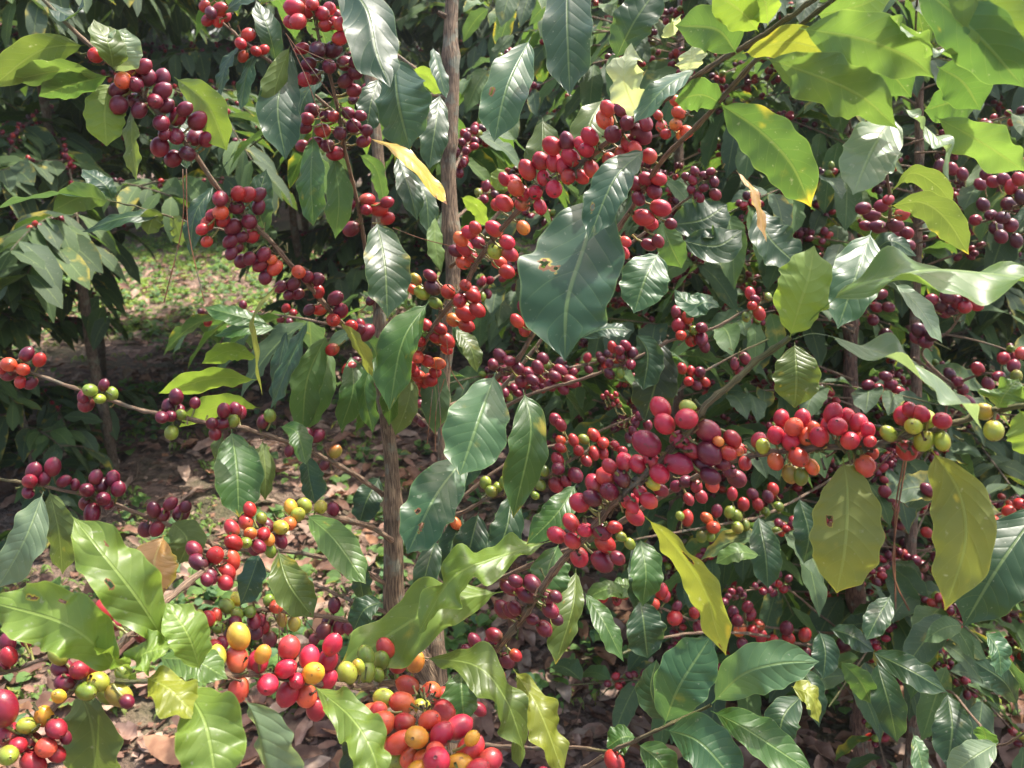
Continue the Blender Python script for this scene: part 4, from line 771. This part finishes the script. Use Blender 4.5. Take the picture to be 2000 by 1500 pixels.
def weeds():
    rnd = random.Random(11); mb = MB(); k = 0
    while k < 3800:
        y = 1.4 + 6.6 * rnd.random(); x = rnd.uniform(-.8, .8) * (y + .4); q = noise.noise(Vector((x * 1.0, y * 1.0, 8)))
        lawn = (-3.6 < x < -.2 and 4.3 < y < 7.6) or (-1.25 < x < -.15 and 1.75 < y < 2.7 and rnd.random() < .18) or (0 < x < .5 and 1.5 < y < 2 and rnd.random() < .3)
        if not lawn and (q < .10 or rnd.random() < .35): 
            if rnd.random() < .80: continue
        k += 1; z = gz(x, y)
        if rnd.random() < .45:                   # grass tuft
            for j in range(rnd.randint(8, 16)):
                az = rnd.random() * 6.28; L = rnd.uniform(.04, .12); d = np.array([math.cos(az) * .5, math.sin(az) * .5, 1.]); b = np.array([x, y, z]) + np.array([rnd.uniform(-.03, .03), rnd.uniform(-.03, .03), 0])
                grow_leaf(mb, b, d, L, rnd.choice(((.10, .19, .03), (.15, .24, .04), (.20, .25, .06))), rnd, rows=5, cols=3, droop=.9, W=L * .05)
        else:                                    # small broad-leaved weed
            for j in range(rnd.randint(5, 11)):
                az = rnd.random() * 6.28; d = np.array([math.cos(az), math.sin(az), rnd.uniform(.3, 1.2)]); b = np.array([x + math.cos(az) * .01, y + math.sin(az) * .01, z + rnd.random() * .05])
                grow_leaf(mb, b, d, rnd.uniform(.03, .065), rnd.choice(((.07, .15, .03), (.10, .20, .035), (.06, .14, .06))), rnd, rows=5, cols=3, droop=.5, W=.014)
    tag(mb.build('weeds', M_LEAFB), 'low green grass and small weeds growing between the rows', 'ground weeds', kind='stuff')
weeds()
def lawn():
    rnd = random.Random(14); mb = MB()
    for k in range(2600):
        x, y = rnd.uniform(-4.2, .2), rnd.uniform(4.4, 7.9)
        if noise.noise(Vector((x * 1.2, y * 1.6, 2))) < -.12: continue
        for j in range(rnd.randint(5, 9)):
            az = rnd.random() * 6.28; d = np.array([math.cos(az) * .6, math.sin(az) * .6, 1.]); b = np.array([x + rnd.uniform(-.05, .05), y + rnd.uniform(-.05, .05), gz(x, y)])
            grow_leaf(mb, b, d, rnd.uniform(.05, .13), rnd.choice(((.14, .26, .03), (.20, .32, .04), (.24, .30, .05))), rnd, rows=4, cols=3, droop=.9, W=rnd.choice((.005, .012)))
    tag(mb.build('grass', M_LEAFB), 'bright sunlit grass in the gap behind the left coffee tree', 'grass', kind='stuff')
lawn()
# ---------------------------------------------------------------- coffee trees in the rows behind
def tree_proto(name, seed, H, spread, low, nb, ll=.13, cherries=True, drop=.0):
    rnd = random.Random(seed); root = empty(name, (0, 0, 0)); tr = MB(); cr = MB(); ch = MB()
    n = 20; pth = np.array([[.05 * noise.noise(Vector((i * .3, seed, 0))), .05 * noise.noise(Vector((i * .3, seed, 5))), H * i / (n - 1)] for i in range(n)])
    tube(tr, pth, np.linspace(.019, .007, n), np.array((.17, .13, .10)), 10)
    for i in range(nb):
        h = low + (H - low) * (i + rnd.random()) / nb; o = [0, 0, h]; L = spread * (1 - .55 * (h - low) / (H - low)) * rnd.uniform(.7, 1.1); az = rnd.random() * 6.28
        o = pth[min(n - 1, int(h / H * (n - 1)))].copy(); o[2] = h
        path = grow_branch(o, az, L, rnd.uniform(.0, .45) - drop, rnd, n=16); tube(cr if False else tr, path, np.linspace(.006, .002, 16), np.array((.16, .12, .08)), 5)
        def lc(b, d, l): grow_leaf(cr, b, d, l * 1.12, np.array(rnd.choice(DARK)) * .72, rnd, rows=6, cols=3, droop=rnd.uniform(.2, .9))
        def cc(p_, d, nd, c):
            if cherries: cherry_mesh(ch, p_, d, .0068, c, None, rnd, seg=7, rings=5)
        clothe(path, rnd, lc, cc, .12, ll, 1.0, nf=(2, 6))
        for tw in range(rnd.randint(1, 3)):      # side twigs that fill the crown
            k = rnd.randint(4, 13); sp_ = grow_branch(path[k], az + rnd.choice((-1, 1)) * rnd.uniform(.5, 1.2), L * .45, rnd.uniform(-.2, .4), rnd, n=10)
            tube(tr, sp_, np.linspace(.003, .0015, 10), np.array((.16, .14, .08)), 5); clothe(sp_, rnd, lc, cc, .05, ll, 1.0, nf=(1, 3))
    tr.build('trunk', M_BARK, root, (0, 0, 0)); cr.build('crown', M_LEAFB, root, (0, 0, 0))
    if ch.n: tag(ch.build('cherries', M_CH, root, (0, 0, 0)), kind='stuff')
    return root
def copy_tree(root):
    r = root.copy(); COL.objects.link(r)
    for c in root.children:
        k = c.copy(); COL.objects.link(k); k.parent = r
    return r
def place(root, x, y, rz, s, label, group, first):
    r = root if first else copy_tree(root); r.location = (x, y, 0); r.rotation_euler = (0, 0, rz); r.scale = (s, s, s)
    tag(r, label, 'coffee tree', group); return r
pA = tree_proto('coffee_tree', 21, 2.5, .85, .75, 46); pB = tree_proto('coffee_tree', 22, 2.3, .8, .25, 46); pD = tree_proto('coffee_sapling', 24, 1.0, .5, .12, 15, ll=.145, cherries=False, drop=.1); pC = tree_proto('coffee_tree', 23, 2.9, .95, .5, 52, cherries=False)
GB = 'coffee trees in the rows behind'
TREES = [  # proto, x, y, turn, scale, label
 (0, -1.40, 2.55, .3, 1.0, 'shaded coffee tree with thin trunk left of the sunlit grass'),
 (1, -2.1, 2.7, 1.3, .9, 'dark leafy coffee tree at the left edge above the litter'),
 (1, -.35, 4.1, 2.1, 1.15, 'coffee tree behind the sunlit gap, left of the middle trunks'),
 (1, .35, 3.55, 4.0, 1.05, 'leafy coffee tree directly behind the tallest middle trunk'),
 (1, .75, 2.75, 5.0, .95, 'dark coffee tree behind the big hole-bitten leaf'),
 (1, 1.45, 2.6, .8, 1.0, 'coffee tree full of dark fruit behind the two right trunks'),
 (1, 2.1, 2.9, 3.5, 1.0, 'dense coffee tree at the right edge of the view'),
 (0, -1.0, 3.75, 4.4, 1.1, 'slim coffee tree whose leaves screen the sunlit grass'),
 (0, -2.0, 3.7, .9, 1.12, 'coffee tree in the shade behind the dark left-hand one'),
 (0, -3.0, 3.6, 2.9, 1.12, 'shaded coffee tree at the far left above the grass'),
 (0, -1.15, 4.5, 5.2, 1.15, 'coffee tree over the near border of the sunlit grass'),
 (0, -4.0, 4.6, 2.6, 1.05, 'farther coffee tree at the left end of the second row'),
 (3, -1.58, 2.4, 2.2, .78, 'low dark coffee sapling hanging over the litter at left'),
 (3, .55, 2.4, 4.2, .6, 'small coffee sapling below the hanging yellow leaf'),
 (3, 1.75, 2.3, 3.2, .8, 'low leafy coffee sapling at the lower right edge'),
 (0, .9, 4.4, 1.1, 1.1, 'second-row coffee tree behind the right-hand thicket'),
 (1, 2.0, 4.5, .1, 1.1, 'second-row coffee tree at the far right'),
 (2, .6, 5.4, 3.0, 1.0, 'tall coffee tree in the second row, upper centre'),
]
used = [0, 0, 0, 0]
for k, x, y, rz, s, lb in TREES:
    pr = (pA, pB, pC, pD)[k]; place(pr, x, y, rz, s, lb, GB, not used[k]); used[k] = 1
rr = random.Random(3)
for row, y in enumerate((8.2, 10.0, 12.0)):
    for i in range(-4, 5):
        x = i * (1.35 + .2 * row) + rr.uniform(-.3, .3)
        place(pC if (i + row) % 2 else pB, x, y + rr.uniform(-.3, .3), rr.random() * 6.28, rr.uniform(1.25, 1.6), 'distant leafy coffee tree in the far rows behind the grass', 'far rows of coffee trees', False)
# ---------------------------------------------------------------- the middle plant
mid = Plant('coffee_plant', ground_at(856, 1350, .98), 'fruit-laden coffee plant with two slim trunks rising in the middle', 'coffee plant')
mid.trunk([(700, -60, 1.03, 20), (722, 120, 1.02, 22), (730, 260, 1.01, 24), (737, 400, 1.0, 26), (741, 560, 1.0, 26), (742, 680, .99, 28), (752, 800, .99, 29), (762, 900, .98, 31), (765, 1000, .98, 36), (768, 1100, .98, 44), (775, 1180, .98, 46), (810, 1270, .99, 46), (850, 1360, 1.0, 50), (880, 1600, 1.0, 56), (890, 1990, 1.03, 62)], tint=(.20, .14, .09), extra=1)
mid.trunk([(887, -60, 1.12, 28), (881, 100, 1.11, 31), (880, 250, 1.1, 32), (881, 400, 1.1, 33), (880, 540, 1.09, 32), (876, 680, 1.08, 28), (868, 780, 1.08, 27), (864, 900, 1.07, 26), (864, 1040, 1.06, 24), (860, 1130, 1.05, 26), (855, 1250, 1.02, 30), (856, 1350, 1.0, 42), (882, 1600, 1.02, 50)], tint=(.20, .14, .092), extra=2)
load_branches(mid, BR, dict(c1=.30, c2=.42, c7=.42, c8=.42, c9=.6, b9=.4, b13=.8))
load_cherries(mid, CH); keys = set(mid.br)
load_leaves(mid, LV, keys)
rnd = random.Random(77)
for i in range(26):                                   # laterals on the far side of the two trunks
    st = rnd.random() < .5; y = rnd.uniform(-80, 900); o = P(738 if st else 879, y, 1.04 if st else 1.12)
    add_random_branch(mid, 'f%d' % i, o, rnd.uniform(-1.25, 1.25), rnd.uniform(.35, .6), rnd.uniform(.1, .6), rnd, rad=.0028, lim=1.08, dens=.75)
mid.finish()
# ---------------------------------------------------------------- the right-hand plant
right = Plant('coffee_plant', ground_at(1735, 1450, 1.5), 'coffee plant with two reddish-brown trunks and many dark cherries at right', 'coffee plant')
right.trunk([(1640, -40, 1.7, 18), (1650, 300, 1.66, 22), (1662, 700, 1.6, 28), (1668, 1100, 1.55, 33), (1680, 1300, 1.52, 36), (1690, 1500, 1.5, 40), (1700, 1640, 1.5, 44)], tint=(.17, .095, .07), extra=3)
right.trunk([(1800, -40, 1.62, 14), (1796, 300, 1.6, 17), (1790, 600, 1.58, 19), (1786, 900, 1.55, 20), (1779, 1060, 1.53, 22), (1777, 1200, 1.52, 25), (1788, 1340, 1.5, 28), (1784, 1500, 1.5, 30), (1760, 1640, 1.5, 36)], tint=(.25, .16, .115), extra=4)
load_branches(right, BR2, {}); load_cherries(right, CH2, 9); load_leaves(right, LV, set(right.br))
rnd = random.Random(5)
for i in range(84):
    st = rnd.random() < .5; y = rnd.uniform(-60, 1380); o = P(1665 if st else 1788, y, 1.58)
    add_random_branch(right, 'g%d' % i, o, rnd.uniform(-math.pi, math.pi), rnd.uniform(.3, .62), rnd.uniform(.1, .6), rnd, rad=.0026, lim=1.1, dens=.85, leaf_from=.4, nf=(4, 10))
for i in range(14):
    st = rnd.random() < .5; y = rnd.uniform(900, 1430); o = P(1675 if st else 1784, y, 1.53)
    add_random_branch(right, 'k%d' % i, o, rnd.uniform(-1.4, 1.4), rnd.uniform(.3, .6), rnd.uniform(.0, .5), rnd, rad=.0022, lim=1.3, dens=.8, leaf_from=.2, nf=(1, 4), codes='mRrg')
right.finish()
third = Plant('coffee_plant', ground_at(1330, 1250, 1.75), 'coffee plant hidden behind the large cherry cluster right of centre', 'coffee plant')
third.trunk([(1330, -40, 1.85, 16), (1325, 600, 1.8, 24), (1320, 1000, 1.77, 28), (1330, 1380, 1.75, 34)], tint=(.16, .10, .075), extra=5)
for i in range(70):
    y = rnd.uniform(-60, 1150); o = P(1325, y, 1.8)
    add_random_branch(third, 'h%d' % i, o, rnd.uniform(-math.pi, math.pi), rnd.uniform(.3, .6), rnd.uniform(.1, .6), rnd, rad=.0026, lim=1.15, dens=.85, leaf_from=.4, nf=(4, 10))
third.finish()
# ---------------------------------------------------------------- dry pine needles caught on the plants
def needles(paths, label, rad=.0005):
    mb = MB()
    for p_ in paths: tube(mb, catmull(np.array([P(*a) for a in p_]), 14), rad, np.array((.30, .13, .06)), 5)
    tag(mb.build('pine_needles', M_BARK), label, 'pine needles', 'dry pine needles caught on the branches')
needles([[(558, 65, .74), (620, 150, .735), (715, 272, .73)], [(562, 72, .74), (605, 170, .73), (645, 296, .72)], [(575, 90, .74), (640, 118, .735), (748, 152, .73)]], 'brown pine needles hanging over the upper cherry cluster')
needles([[(357, 330, .66), (356, 440, .66), (320, 592, .66)], [(364, 330, .66), (368, 450, .66), (399, 590, .66)]], 'two thin needles hanging below the upper left branch')
needles([[(767, 445, .87), (820, 465, .87), (885, 482, .87)]], 'single thin needle stretched before the tallest trunk')
needles([[(1770, 900, .5), (1752, 1010, .5), (1745, 1120, .5), (1776, 1192, .5)], [(1765, 900, .502), (1748, 1010, .502), (1749, 1190, .5)], [(1743, 882, .5), (1722, 905, .5), (1706, 925, .5)]], 'long brown pine needles hanging from the right cherry cluster', .00055)
needles([[(850, 700, .86), (858, 780, .86), (862, 850, .86)], [(872, 660, .86), (880, 720, .86), (905, 760, .86)], [(845, 760, .86), (838, 830, .86), (834, 868, .86)], [(868, 740, .86), (852, 800, .86), (850, 880, .86)]], 'thin needles hanging below the red cherries before the tall trunk')
needles([[(545, 1180, .84), (545, 1240, .84), (543, 1300, .84)], [(555, 1200, .84), (562, 1240, .84), (568, 1268, .84)], [(595, 1210, .84), (608, 1225, .84), (618, 1238, .84)]], 'short dark needles below the olive-green cherries at bottom left')

# ---------------------------------------------------------------- thin haze added to lift the dark tones of the background
def haze():
    x0, x1, y0, y1, z0, z1 = -62, 62, -42, 122, -1., 6.5
    V = [(x, y, z) for z in (z0, z1) for x, y in ((x0, y0), (x1, y0), (x1, y1), (x0, y1))]
    me = bpy.data.meshes.new('haze'); me.from_pydata(V, [], [(3, 2, 1, 0), (4, 5, 6, 7), (0, 1, 5, 4), (1, 2, 6, 5), (2, 3, 7, 6), (3, 0, 4, 7)])
    m, t = newmat('added_haze'); pv = NN(t, 'ShaderNodeVolumePrincipled'); pv.inputs['Color'].default_value = (.92, .96, 1, 1)
    pv.inputs['Density'].default_value = HAZE; pv.inputs['Anisotropy'].default_value = .65
    out = NN(t, 'ShaderNodeOutputMaterial'); t.links.new(pv.outputs[0], out.inputs['Volume']); me.materials.append(m)
    o = bpy.data.objects.new('haze', me); COL.objects.link(o); tag(o, 'thin haze added between the coffee plants to lift the dark tones', 'haze', kind='stuff')
HAZE = .005
if HAZE: haze()
